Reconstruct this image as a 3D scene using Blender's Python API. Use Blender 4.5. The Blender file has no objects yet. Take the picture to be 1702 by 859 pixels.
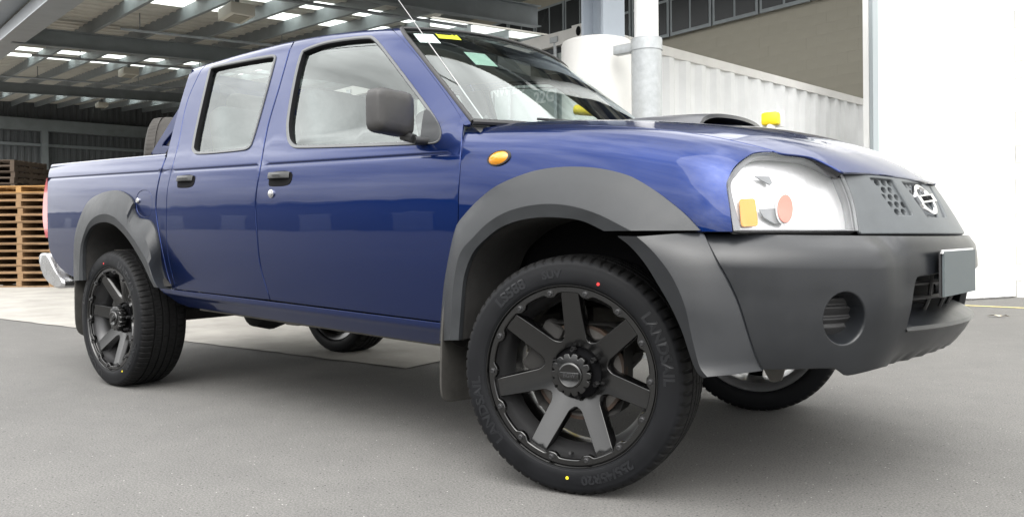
import bpy, bmesh, math, random
import numpy as np
from mathutils import Vector, Matrix
from mathutils.geometry import delaunay_2d_cdt
R = math.radians
rnd = random.Random(7)
scene = bpy.context.scene
COL = scene.collection

# ------------------------------------------------------------------ camera, sky, sun, exposure
CAMP = np.array([1.4188, -2.8165, 0.7918]); YAW = 0.6817; PIT = -0.0023; ROLL = 0.0085; FPX = 1319.04; PPX, PPY = 851.0, 394.12
_f0 = np.array([-math.sin(YAW), math.cos(YAW), 0.0]); _z0 = np.array([0, 0, 1.0])
C_F = _f0 * math.cos(PIT) + _z0 * math.sin(PIT)
_u = -_f0 * math.sin(PIT) + _z0 * math.cos(PIT); _r = np.array([math.cos(YAW), math.sin(YAW), 0.0])
C_R = _r * math.cos(ROLL) - _u * math.sin(ROLL)
C_U = _r * math.sin(ROLL) + _u * math.cos(ROLL)
cam_d = bpy.data.cameras.new('camera'); cam = bpy.data.objects.new('camera', cam_d); COL.objects.link(cam)
cam_d.sensor_width = 36; cam_d.lens = FPX / 1702 * 36; cam_d.shift_y = (PPY - 429.5) / 1702
cam_d.clip_start = 0.05; cam_d.clip_end = 3000
cam.matrix_world = Matrix(((C_R[0], C_U[0], -C_F[0], CAMP[0]), (C_R[1], C_U[1], -C_F[1], CAMP[1]), (C_R[2], C_U[2], -C_F[2], CAMP[2]), (0, 0, 0, 1)))
scene.camera = cam

SUN_EL, SUN_AZ = R(52), R(150)      # azimuth clockwise from +Y
w = bpy.data.worlds.new('World'); scene.world = w; w.use_nodes = True
nt = w.node_tree; nt.nodes.clear()
N = nt.nodes.new; L = nt.links.new
sky = N('ShaderNodeTexSky'); sky.sky_type = 'NISHITA'; sky.sun_disc = False
sky.sun_elevation = SUN_EL; sky.sun_rotation = SUN_AZ; sky.dust_density = 3.0; sky.air_density = 1.0
bw = N('ShaderNodeRGBToBW'); L(sky.outputs[0], bw.inputs[0])
mx = N('ShaderNodeMix'); mx.data_type = 'FLOAT'; mx.inputs[0].default_value = 0.7; mx.inputs[3].default_value = 11.0
L(bw.outputs[0], mx.inputs[2])
tc = N('ShaderNodeTexCoord'); mp = N('ShaderNodeMapping'); mp.inputs['Scale'].default_value = (1.0, 1.0, 2.6)
L(tc.outputs['Generated'], mp.inputs[0])
nz = N('ShaderNodeTexNoise'); nz.inputs['Scale'].default_value = 3.4; nz.inputs['Detail'].default_value = 6; nz.inputs['Roughness'].default_value = 0.55
L(mp.outputs[0], nz.inputs['Vector'])
mr = N('ShaderNodeMapRange'); mr.inputs[1].default_value = 0.3; mr.inputs[2].default_value = 0.72; mr.inputs[3].default_value = 0.5; mr.inputs[4].default_value = 1.5
L(nz.outputs[0], mr.inputs[0])
mu = N('ShaderNodeMath'); mu.operation = 'MULTIPLY'; L(mx.outputs[0], mu.inputs[0]); L(mr.outputs[0], mu.inputs[1])
# overcast sky: brighter overhead than at the horizon
sx_ = N('ShaderNodeSeparateXYZ'); L(tc.outputs['Generated'], sx_.inputs[0])
cie = N('ShaderNodeMapRange'); cie.inputs[1].default_value = 0.0; cie.inputs[2].default_value = 1.0; cie.inputs[3].default_value = 0.6; cie.inputs[4].default_value = 1.36
L(sx_.outputs[2], cie.inputs[0]); mu2 = N('ShaderNodeMath'); mu2.operation = 'MULTIPLY'; L(mu.outputs[0], mu2.inputs[0]); L(cie.outputs[0], mu2.inputs[1])
tint = N('ShaderNodeVectorMath'); tint.operation = 'SCALE'; tint.inputs[0].default_value = (1.0, 1.0, 0.995); L(mu2.outputs[0], tint.inputs['Scale'])
bg = N('ShaderNodeBackground'); bg.inputs['Strength'].default_value = 0.1
L(tint.outputs[0], bg.inputs['Color'])
wo = N('ShaderNodeOutputWorld'); L(bg.outputs[0], wo.inputs[0])

sl = bpy.data.lights.new('sun', 'SUN'); sl.energy = 0.7; sl.angle = R(60); sl.color = (1, 0.96, 0.9)
sun = bpy.data.objects.new('sun', sl); COL.objects.link(sun)
_sd = Vector((math.sin(SUN_AZ) * math.cos(SUN_EL), math.cos(SUN_AZ) * math.cos(SUN_EL), math.sin(SUN_EL)))
sun.rotation_euler = _sd.to_track_quat('Z', 'Y').to_euler(); sun.location = _sd * 40
scene.view_settings.view_transform = 'Standard'; scene.view_settings.look = 'None'; scene.view_settings.gamma = 1
scene.view_settings.use_curve_mapping = False
scene.view_settings.exposure = 1.9
scene.render.engine = 'CYCLES'; scene.cycles.use_denoising = True
scene.cycles.max_bounces = 8; scene.cycles.transparent_max_bounces = 16; scene.cycles.caustics_reflective = False; scene.cycles.caustics_refractive = False

# ------------------------------------------------------------------ pixels and rays
def ray(px, py):
    d = C_F + C_R * ((px - PPX) / FPX) + C_U * ((PPY - py) / FPX)
    return CAMP, d
def onp(px, py, axis, val):
    c, d = ray(px, py); return c + d * ((val - c[axis]) / d[axis])
def proj(P):
    d = P - CAMP; z = d @ C_F
    return np.array([PPX + FPX * (d @ C_R) / z, PPY - FPX * (d @ C_U) / z])
def trace(surf, pts, uv0):
    """where the sight line of each pixel meets the surface surf(u, v)"""
    out = []; u, v = uv0
    for q in pts:
        q = np.array(q, float)
        for it in range(40):
            P = surf(u, v); r = proj(P) - q
            if abs(r).max() < 0.02: break
            e = 1e-4
            J = np.stack([(proj(surf(u + e, v)) - proj(P)) / e, (proj(surf(u, v + e)) - proj(P)) / e], 1)
            try: s = np.linalg.solve(J.T @ J + 1e-3 * np.eye(2), -J.T @ r)
            except Exception: break
            m = np.abs(s).max(); s = s * min(1, 0.15 / (m + 1e-9))
            u += s[0]; v += s[1]
        out.append((u, v))
    return out
def spline(pts, per=6, closed=False):
    p = [np.array(q, float) for q in pts]; n = len(p); o = []
    rng = range(n if closed else n - 1)
    for i in rng:
        if closed: a, b, c, d = p[(i - 1) % n], p[i], p[(i + 1) % n], p[(i + 2) % n]
        else:
            b, c = p[i], p[i + 1]; a = p[i - 1] if i else 2 * b - c; d = p[i + 2] if i + 2 < n else 2 * c - b
        for k in range(per):
            t = k / per
            o.append(0.5 * ((2 * b) + (-a + c) * t + (2 * a - 5 * b + 4 * c - d) * t * t + (-a + 3 * b - 3 * c + d) * t ** 3))
    if not closed: o.append(p[-1])
    return o
def chaikin(pts, it=2):
    p = [np.array(q, float) for q in pts]
    for _ in range(it):
        o = []
        for i in range(len(p)):
            a, b = p[i], p[(i + 1) % len(p)]; o += [a * .75 + b * .25, a * .25 + b * .75]
        p = o
    return p
def roundc(pts, f=.14):
    p = [np.array(q, float) for q in pts]; o = []
    for i in range(len(p)):
        a, b, c = p[i - 1], p[i], p[(i + 1) % len(p)]; m1 = b + (a - b) * f; m2 = b + (c - b) * f
        o += [m1, (m1 + m2) * .25 + b * .5, m2]
    return o
def resample(pts, n):
    p = np.array([np.asarray(q, float) for q in pts]); d = np.r_[0, np.cumsum(np.linalg.norm(np.diff(p, axis=0), axis=1))]
    s = np.linspace(0, d[-1], n)
    return np.stack([np.interp(s, d, p[:, k]) for k in range(p.shape[1])], 1)
def hermite(xs, ys):
    xs = np.array(xs, float); ys = np.array(ys, float)
    m = np.gradient(ys, xs, axis=0)
    dl = np.diff(ys) / np.diff(xs)
    m = np.empty_like(ys); m[0] = dl[0]; m[-1] = dl[-1]
    h = np.diff(xs)
    for i in range(1, len(xs) - 1):
        m[i] = (dl[i - 1] * h[i] + dl[i] * h[i - 1]) / (h[i] + h[i - 1])
    def f(x):
        if x <= xs[0]: return ys[0] + m[0] * (x - xs[0])
        if x >= xs[-1]: return ys[-1] + m[-1] * (x - xs[-1])
        i = int(np.searchsorted(xs, x) - 1); i = max(0, min(i, len(h) - 1)); t = (x - xs[i]) / h[i]
        return ((2 * t ** 3 - 3 * t * t + 1) * ys[i] + (t ** 3 - 2 * t * t + t) * h[i] * m[i] + (-2 * t ** 3 + 3 * t * t) * ys[i + 1] + (t ** 3 - t * t) * h[i] * m[i + 1])
    return f

# ------------------------------------------------------------------ materials
MATS = {}
def mat(name, col, rough=0.5, metal=0.0, coat=0.0, coat_rough=0.03, spec=0.5, noise=0.0, nscale=20.0, bump=0.0, bscale=200.0, rvar=0.0, stretch=None, tint2=None, em=0.0):
    m = bpy.data.materials.new(name); m.use_nodes = True; t = m.node_tree; b = t.nodes['Principled BSDF']
    b.inputs['Base Color'].default_value = (*col, 1); b.inputs['Roughness'].default_value = rough; b.inputs['Metallic'].default_value = metal
    b.inputs['Coat Weight'].default_value = coat; b.inputs['Coat Roughness'].default_value = coat_rough; b.inputs['Specular IOR Level'].default_value = spec
    if em: b.inputs['Emission Color'].default_value = (*col, 1); b.inputs['Emission Strength'].default_value = em
    if noise or bump or rvar:
        tc = t.nodes.new('ShaderNodeTexCoord'); mp = t.nodes.new('ShaderNodeMapping'); t.links.new(tc.outputs['Object'], mp.inputs[0])
        if stretch: mp.inputs['Scale'].default_value = stretch
        if noise or rvar:
            n = t.nodes.new('ShaderNodeTexNoise'); n.inputs['Scale'].default_value = nscale; n.inputs['Detail'].default_value = 7; n.inputs['Roughness'].default_value = .62
            t.links.new(mp.outputs[0], n.inputs['Vector'])
        if noise:
            c = t.nodes.new('ShaderNodeValToRGB'); e = c.color_ramp.elements
            e[0].position = .3; e[1].position = .72
            hi = tint2 or col
            e[0].color = (*[max(0, x * (1 - noise)) for x in col], 1); e[1].color = (*[min(1, x * (1 + noise)) for x in hi], 1)
            t.links.new(n.outputs[0], c.inputs[0]); t.links.new(c.outputs[0], b.inputs['Base Color'])
        if rvar:
            q = t.nodes.new('ShaderNodeMapRange'); q.inputs[1].default_value = .3; q.inputs[2].default_value = .7
            q.inputs[3].default_value = max(.02, rough - rvar); q.inputs[4].default_value = min(1, rough + rvar)
            t.links.new(n.outputs[0], q.inputs[0]); t.links.new(q.outputs[0], b.inputs['Roughness'])
        if bump:
            n2 = t.nodes.new('ShaderNodeTexNoise'); n2.inputs['Scale'].default_value = bscale; n2.inputs['Detail'].default_value = 4
            t.links.new(mp.outputs[0], n2.inputs['Vector'])
            bm = t.nodes.new('ShaderNodeBump'); bm.inputs['Strength'].default_value = bump; bm.inputs['Distance'].default_value = .004
            t.links.new(n2.outputs[0], bm.inputs['Height']); t.links.new(bm.outputs[0], b.inputs['Normal'])
    MATS[name] = m; return m
def glassmat(name, tint, ior, dens=1.0):
    m = bpy.data.materials.new(name); m.use_nodes = True; t = m.node_tree; t.nodes.clear()
    o = t.nodes.new('ShaderNodeOutputMaterial'); mixs = t.nodes.new('ShaderNodeMixShader'); tr = t.nodes.new('ShaderNodeBsdfTransparent'); gl = t.nodes.new('ShaderNodeBsdfGlossy')
    fr = t.nodes.new('ShaderNodeFresnel')
    # a thin pane reflects alike from both sides: undo the inside-the-solid index on back faces
    ge = t.nodes.new('ShaderNodeNewGeometry'); mi = t.nodes.new('ShaderNodeMix'); mi.data_type = 'FLOAT'; mi.inputs[2].default_value = ior; mi.inputs[3].default_value = 1 / ior
    t.links.new(ge.outputs['Backfacing'], mi.inputs[0]); t.links.new(mi.outputs[0], fr.inputs[0])
    tr.inputs[0].default_value = (*tint, 1); gl.inputs[0].default_value = (.95, 1, .985, 1); gl.inputs['Roughness'].default_value = .01
    t.links.new(fr.outputs[0], mixs.inputs[0]); t.links.new(tr.outputs[0], mixs.inputs[1]); t.links.new(gl.outputs[0], mixs.inputs[2]); t.links.new(mixs.outputs[0], o.inputs[0])
    MATS[name] = m; return m
def m_paint():
    m = mat('blue_paint', (.0018, .0145, .090), rough=.32, metal=.85, coat=1.0, coat_rough=.02, spec=.0)
    t = m.node_tree; b = t.nodes['Principled BSDF']
    tc = t.nodes.new('ShaderNodeTexCoord'); n = t.nodes.new('ShaderNodeTexNoise'); n.inputs['Scale'].default_value = 3.0; n.inputs['Detail'].default_value = 2
    t.links.new(tc.outputs['Object'], n.inputs['Vector'])
    b.inputs['Coat IOR'].default_value = 1.42
    bm = t.nodes.new('ShaderNodeBump'); bm.inputs['Strength'].default_value = .06; bm.inputs['Distance'].default_value = .02
    t.links.new(n.outputs[0], bm.inputs['Height']); t.links.new(bm.outputs[0], b.inputs['Coat Normal'])
    n2 = t.nodes.new('ShaderNodeTexNoise'); n2.inputs['Scale'].default_value = 7; n2.inputs['Detail'].default_value = 8; t.links.new(tc.outputs['Object'], n2.inputs['Vector'])
    q = t.nodes.new('ShaderNodeMapRange'); q.inputs[1].default_value = .45; q.inputs[2].default_value = .75; q.inputs[3].default_value = .008; q.inputs[4].default_value = .035
    t.links.new(n2.outputs[0], q.inputs[0]); t.links.new(q.outputs[0], b.inputs['Coat Roughness'])
m_paint()
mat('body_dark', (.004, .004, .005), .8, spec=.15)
mat('body_inner', (.012, .014, .045), .5)
mat('flare', (.023, .0252, .0278), .46, spec=.4, noise=.16, nscale=9, bump=.10, bscale=420, rvar=.08)
mat('bumper', (.009, .0102, .0122), .33, spec=.5, noise=.12, nscale=9, bump=.06, bscale=520, rvar=.05)
mat('black_plastic', (.018, .018, .019), .45, noise=.2, nscale=30, bump=.08, bscale=350)
mat('mirror_plastic', (.034, .033, .033), .5, noise=.15, nscale=25, bump=.2, bscale=500)
mat('handle_plastic', (.03, .031, .031), .4)
mat('seal', (.10, .104, .108), .5)
mat('rubber_black', (.012, .012, .013), .65)
mat('tyre', (.005, .0054, .0066), .56, spec=.2, noise=.25, nscale=14, bump=.05, bscale=250, rvar=.1)
mat('tread', (.0065, .0065, .0068), .7, spec=.2, noise=.3, nscale=40, bump=.1, bscale=260)
mat('tyre_letter', (.010, .0107, .0125), .45, spec=.3)
mat('wheel_black', (.002, .002, .0021), .19, spec=.8, rvar=.04, nscale=12, noise=.1)
mat('wheel_steel', (.05, .05, .052), .35, metal=.6)
mat('barrel_lit', (.55, .55, .56), .3, metal=.9)  # bright metal stands in for ground light on the far front barrel
mat('rust', (.035, .02, .012), .75, noise=.4, nscale=30)
mat('brake_steel', (.10, .095, .09), .45, metal=.8, noise=.2, nscale=40)
mat('under_grey', (.10, .095, .085), .8, noise=.4, nscale=8)
mat('under_dark', (.02, .019, .018), .85, noise=.4, nscale=12)
mat('flap', (.042, .040, .036), .75, noise=.45, nscale=10, bump=.1, bscale=60)
mat('chrome', (.75, .75, .76), .08, metal=1.0)
mat('chrome_soft', (.62, .62, .62), .28, metal=1.0, rvar=.1, nscale=10)
mat('reflector', (.93, .93, .93), .3, metal=.6, bump=.35, bscale=26, stretch=(1, 1.6, .06))
mat('lamp_grey', (.20, .205, .21), .3, metal=.4)
mat('amber', (.62, .24, .006), .25, coat=.6)
mat('pale_red', (.50, .15, .10), .3, coat=.5)
mat('tail_red', (.50, .03, .035), .2, coat=.8)
mat('plate_grey', (.075, .09, .095), .6)
mat('plate_white', (.75, .75, .75), .4)
mat('seat_fabric', (.05, .055, .058), .9, noise=.2, nscale=40)
mat('interior', (.07, .072, .075), .8)
mat('headliner', (.35, .35, .34), .9)
mat('grille_grey', (.080, .088, .094), .42, noise=.1, nscale=12, bump=.08, bscale=400)
mat('scoop_grey', (.05, .052, .06), .35, coat=.4, coat_rough=.1)
mat('sticker_white', (.75, .76, .76), .5); mat('sticker_yellow', (.80, .72, .02), .5); mat('sticker_green', (.20, .30, .25), .5)
mat('dot_red', (.65, .03, .03), .6); mat('dot_yellow', (.75, .62, .02), .6)
mat('aerial_steel', (.30, .30, .30), .35, metal=.8)
mat('old_tyre', (.035, .032, .029), .85, noise=.3, nscale=18)
mat('mesh_grey', (.12, .12, .125), .5, metal=.5)
glassmat('side_glass', (.86, .94, .92), 2.1)
glassmat('wind_glass', (.84, .91, .89), 1.75)
glassmat('lens', (.97, .97, .98), 1.5)
M = MATS

# ------------------------------------------------------------------ mesh helpers
def link(name, me, m, parent=None, sharp=35):
    o = bpy.data.objects.new(name, me); COL.objects.link(o)
    if m is not None and not me.materials: me.materials.append(M[m] if isinstance(m, str) else m)
    if parent is not None: o.parent = parent
    if sharp is not None and len(me.polygons):
        me.shade_smooth(); me.set_sharp_from_angle(angle=R(sharp))
    return o
def mesh(name, vs, fs, m, parent=None, sharp=35, normals=None):
    me = bpy.data.meshes.new(name); me.from_pydata([tuple(map(float, v)) for v in vs], [], [tuple(f) for f in fs]); me.update()
    if normals is not None:
        me.shade_smooth(); me.normals_split_custom_set_from_vertices([tuple(map(float, n)) for n in normals])
        return link(name, me, m, parent, None)
    return link(name, me, m, parent, sharp)
def from_bm(name, bm, m, parent=None, sharp=35):
    me = bpy.data.meshes.new(name); bm.normal_update(); bm.to_mesh(me); bm.free(); return link(name, me, m, parent, sharp)
def box_bm(bm, x0, x1, y0, y1, z0, z1, bev=0.0, seg=2, mtx=None):
    r = bmesh.ops.create_cube(bm, size=1); vs = r['verts']
    for v in vs: v.co = Vector((x0 + (v.co.x + .5) * (x1 - x0), y0 + (v.co.y + .5) * (y1 - y0), z0 + (v.co.z + .5) * (z1 - z0)))
    if bev:
        es = list({e for v in vs for e in v.link_edges})
        g = bmesh.ops.bevel(bm, geom=es, offset=bev, segments=seg, affect='EDGES', profile=.5)
        vs = list({v for f in g['faces'] for v in f.verts} | {v for v in vs if v.is_valid})
    if mtx is not None: bmesh.ops.transform(bm, matrix=mtx, verts=vs)
    return vs
def box(name, x0, x1, y0, y1, z0, z1, m, parent=None, bev=0.0, seg=2, mtx=None):
    bm = bmesh.new(); box_bm(bm, x0, x1, y0, y1, z0, z1, bev, seg, mtx); return from_bm(name, bm, m, parent)
def tube(name, pts, rad, m, parent=None, seg=10, caps=True):
    pts = [Vector(p) for p in pts]; vs = []; fs = []; n = len(pts)
    up = Vector((0, 0, 1)); prev = None
    for i, p in enumerate(pts):
        t = (pts[min(i + 1, n - 1)] - pts[max(i - 1, 0)]).normalized()
        s = t.cross(up if abs(t.z) < .95 else Vector((1, 0, 0))).normalized() if prev is None else (prev - t * prev.dot(t)).normalized()
        prev = s; b = t.cross(s); rr = rad[i] if isinstance(rad, (list, tuple)) else rad
        for k in range(seg):
            a = 2 * math.pi * k / seg; vs.append(p + (s * math.cos(a) + b * math.sin(a)) * rr)
    for i in range(n - 1):
        for k in range(seg):
            k2 = (k + 1) % seg; fs.append((i * seg + k, i * seg + k2, (i + 1) * seg + k2, (i + 1) * seg + k))
    if caps: fs += [tuple(range(seg))[::-1], tuple(range((n - 1) * seg, n * seg))]
    return mesh(name, vs, fs, m, parent)
def lathe(name, prof, m, parent=None, seg=48, axis='y', closed=False, ctr=(0, 0, 0), sharp=35):
    """prof: list of (axis coordinate, radius)"""
    vs = []; fs = []; n = len(prof)
    for k in range(seg):
        a = 2 * math.pi * k / seg; c, s = math.cos(a), math.sin(a)
        for (t, r) in prof:
            v = (r * c, t, r * s) if axis == 'y' else ((r * c, r * s, t) if axis == 'z' else (t, r * c, r * s))
            vs.append((v[0] + ctr[0], v[1] + ctr[1], v[2] + ctr[2]))
    for k in range(seg):
        k2 = (k + 1) % seg
        for i in range(n - 1 if not closed else n):
            j = (i + 1) % n; fs.append((k * n + i, k * n + j, k2 * n + j, k2 * n + i))
    o = mesh(name, vs, fs, m, parent, sharp); return o
def recalc(o):
    bm = bmesh.new(); bm.from_mesh(o.data); bmesh.ops.remove_doubles(bm, verts=bm.verts, dist=1e-5); bmesh.ops.recalc_face_normals(bm, faces=bm.faces); bm.to_mesh(o.data); bm.free()
    o.data.shade_smooth(); o.data.set_sharp_from_angle(angle=R(35)); return o
def grid(name, rows, m, parent=None, sharp=35, mirror=False, flip=False, close=False):
    nr, nc = len(rows), len(rows[0]); vs = [p for r in rows for p in r]; fs = []
    for i in range(nr - 1):
        for j in range(nc - 1 if not close else nc):
            k = (j + 1) % nc
            f = (i * nc + j, i * nc + k, (i + 1) * nc + k, (i + 1) * nc + j); fs.append(f[::-1] if flip else f)
    o = mesh(name, vs, fs, m, parent, sharp)
    if mirror: mirrored(o)
    return o
def mirrored(o, sharp=35):
    me = o.data.copy(); had = me.has_custom_normals
    nrm = [Vector(n.vector) for n in me.corner_normals] if had else None
    for v in me.vertices: v.co.y = -v.co.y
    if had:
        vn = {}
        for l, n in zip(me.loops, nrm): vn[l.vertex_index] = (n.x, -n.y, n.z)
        me.flip_normals(); me.update()
        me.normals_split_custom_set_from_vertices([vn.get(i, (0, 0, 1)) for i in range(len(me.vertices))])
    else: me.flip_normals(); me.update()
    c = bpy.data.objects.new(o.name.split('.')[0], me); COL.objects.link(c); c.parent = o.parent
    return c
def mir_tree(o, parent=None):
    c = mirrored(o); c.parent = parent if parent is not None else o.parent
    for ch in list(o.children): mir_tree(ch, c)
    return c
def inpoly(P, poly):
    x, y = P[:, 0], P[:, 1]; ins = np.zeros(len(P), bool); n = len(poly)
    for i in range(n):
        x1, y1 = poly[i]; x2, y2 = poly[(i + 1) % n]
        if y1 == y2: continue
        c = ((y1 > y) != (y2 > y)) & (x < (x2 - x1) * (y - y1) / (y2 - y1) + x1); ins ^= c
    return ins
def segdist(P, loop):
    a = np.array(loop); b = np.roll(a, -1, 0); d = np.full(len(P), 1e9)
    for p, q in zip(a, b):
        v = q - p; L2 = v @ v + 1e-12; t = np.clip(((P - p) @ v) / L2, 0, 1)
        d = np.minimum(d, np.linalg.norm(P - (p + t[:, None] * v), axis=1))
    return d
def area(l): l = np.array(l); return .5 * np.sum(l[:, 0] * np.roll(l[:, 1], -1) - np.roll(l[:, 0], -1) * l[:, 1])
def densify(l, mx):
    o = []
    for i in range(len(l)):
        a, b = np.array(l[i], float), np.array(l[(i + 1) % len(l)], float); k = max(1, int(math.ceil(np.linalg.norm(b - a) / mx)))
        o += [a + (b - a) * j / k for j in range(k)]
    return o
def panel(name, surf, outer, holes, m, parent, step=.045, depth=.012, vl=(), off=0.0, facing=-1, edge=True, rnd_e=.0014):
    """a pressed sheet cut from surf(u,v): outline and holes in (u,v); edges turned in by depth. facing: sign of the outward normal's main axis test point"""
    def clean(l):
        l = [np.array(q, float) for q in l]; o = [l[0]]
        for q in l[1:]:
            if np.linalg.norm(q - o[-1]) > 2e-4: o.append(q)
        if np.linalg.norm(o[0] - o[-1]) < 2e-4: o.pop()
        return o
    loops = [clean(outer)] + [clean(h) for h in holes]
    if area(loops[0]) < 0: loops[0] = loops[0][::-1]
    for i in range(1, len(loops)):
        if area(loops[i]) > 0: loops[i] = loops[i][::-1]
    loops = [densify(l, step) for l in loops]
    A = np.array(loops[0]); mn, mxx = A.min(0), A.max(0)
    us = np.arange(mn[0] + step / 2, mxx[0], step); vs_ = np.arange(mn[1] + step / 2, mxx[1], step)
    vs_ = np.array([v for v in vs_ if all(abs(v - q) > step * .35 for q in vl)] + [q for q in vl if mn[1] < q < mxx[1]])
    G = np.array([(u, v) for u in us for v in vs_]) if len(us) and len(vs_) else np.zeros((0, 2))
    if len(G):
        k = inpoly(G, loops[0])
        for h in loops[1:]: k &= ~inpoly(G, h)
        G = G[k]
    if len(G):
        k = np.ones(len(G), bool)
        for l in loops: k &= segdist(G, l) > step * .3
        G = G[k]
    pts = []; edges = []; faces = []
    for l in loops:
        b = len(pts); pts += [Vector((q[0], q[1])) for q in l]; edges += [(b + i, b + (i + 1) % len(l)) for i in range(len(l))]
    nb = len(pts); pts += [Vector((q[0], q[1])) for q in G]
    ov, oe, of, *_ = delaunay_2d_cdt(pts, edges, faces, 0, 1e-6)
    V = np.array([(v.x, v.y) for v in ov]); T = np.array([f for f in of if len(f) == 3])
    cen = V[T].mean(1); k = inpoly(cen, loops[0])
    for h in loops[1:]: k &= ~inpoly(cen, h)
    T = T[k]
    e = 2e-4; P = []; NN = []
    def pn(u, v):
        p = surf(u, v); du = surf(u + e, v) - surf(u - e, v); dv = surf(u, v + e) - surf(u, v - e)
        n = np.cross(du, dv); n /= (np.linalg.norm(n) + 1e-15); return p, n
    # orientation: normal should face the given direction
    _, n0 = pn(*cen[k][len(cen[k]) // 2]); fv = np.array(facing if not np.isscalar(facing) else (0, facing, 0), float)
    sg = 1.0 if n0 @ fv > 0 else -1.0
    for (u, v) in V:
        p, n = pn(u, v); n = n * sg; P.append(p + n * off); NN.append(n)
    F = [tuple(t) if sg > 0 else tuple(t[::-1]) for t in T]
    if edge:
        for l in loops:
            n_ = len(l); rings = [[], [], []]
            ids = []
            for i in range(n_):
                q = l[i]; d = np.linalg.norm(V - q, axis=1); ids.append(int(d.argmin()))
            base = len(P)
            for i in range(n_):
                a, b, c = l[i - 1], l[i], l[(i + 1) % n_]
                t2 = (c - a); o2 = np.array([t2[1], -t2[0]]); o2 /= (np.linalg.norm(o2) + 1e-12)
                p, n = pn(*b); n = n * sg; po = surf(*(b + o2 * 1e-3)); o3 = po - p; o3 -= n * (o3 @ n); o3 /= (np.linalg.norm(o3) + 1e-12)
                p = p + n * off; r_ = rnd_e
                P.append(p + o3 * r_ - n * r_); NN.append((o3 + n * .6) / np.linalg.norm(o3 + n * .6))
                P.append(p + o3 * r_ - n * depth); NN.append(o3)
            for i in range(n_):
                j = (i + 1) % n_
                f1 = (ids[i], base + 2 * i, base + 2 * j, ids[j]); f2 = (base + 2 * i, base + 2 * i + 1, base + 2 * j + 1, base + 2 * j)
                F += [f1, f2] if sg > 0 else [f1[::-1], f2[::-1]]
    return mesh(name, P, F, m, parent, None, NN)
def empty(name, loc=(0, 0, 0), rz=0.0, parent=None):
    o = bpy.data.objects.new(name, None); COL.objects.link(o); o.location = loc; o.rotation_euler = (0, 0, rz); o.parent = parent; o.empty_display_size = .1; return o
def tag(o, label=None, cat=None, group=None, kind=None):
    if label: o['label'] = label
    if cat: o['category'] = cat
    if group: o['group'] = group
    if kind: o['kind'] = kind
    return o
def copy_tree(o, parent=None):
    c = o.copy(); COL.objects.link(c); c.parent = parent
    for ch in list(o.children): copy_tree(ch, c)
    return c
def text_mesh(s, size, ext=.0008, bold=.0):
    cu = bpy.data.curves.new('txt', 'FONT'); cu.body = s; cu.size = size; cu.extrude = ext; cu.offset = bold; cu.align_x = 'CENTER'; cu.align_y = 'CENTER'; cu.resolution_u = 3
    o = bpy.data.objects.new('txt', cu); COL.objects.link(o); dg = bpy.context.evaluated_depsgraph_get(); ev = o.evaluated_get(dg)
    me = bpy.data.meshes.new_from_object(ev); bpy.data.objects.remove(o); bpy.data.curves.remove(cu)
    return me

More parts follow.
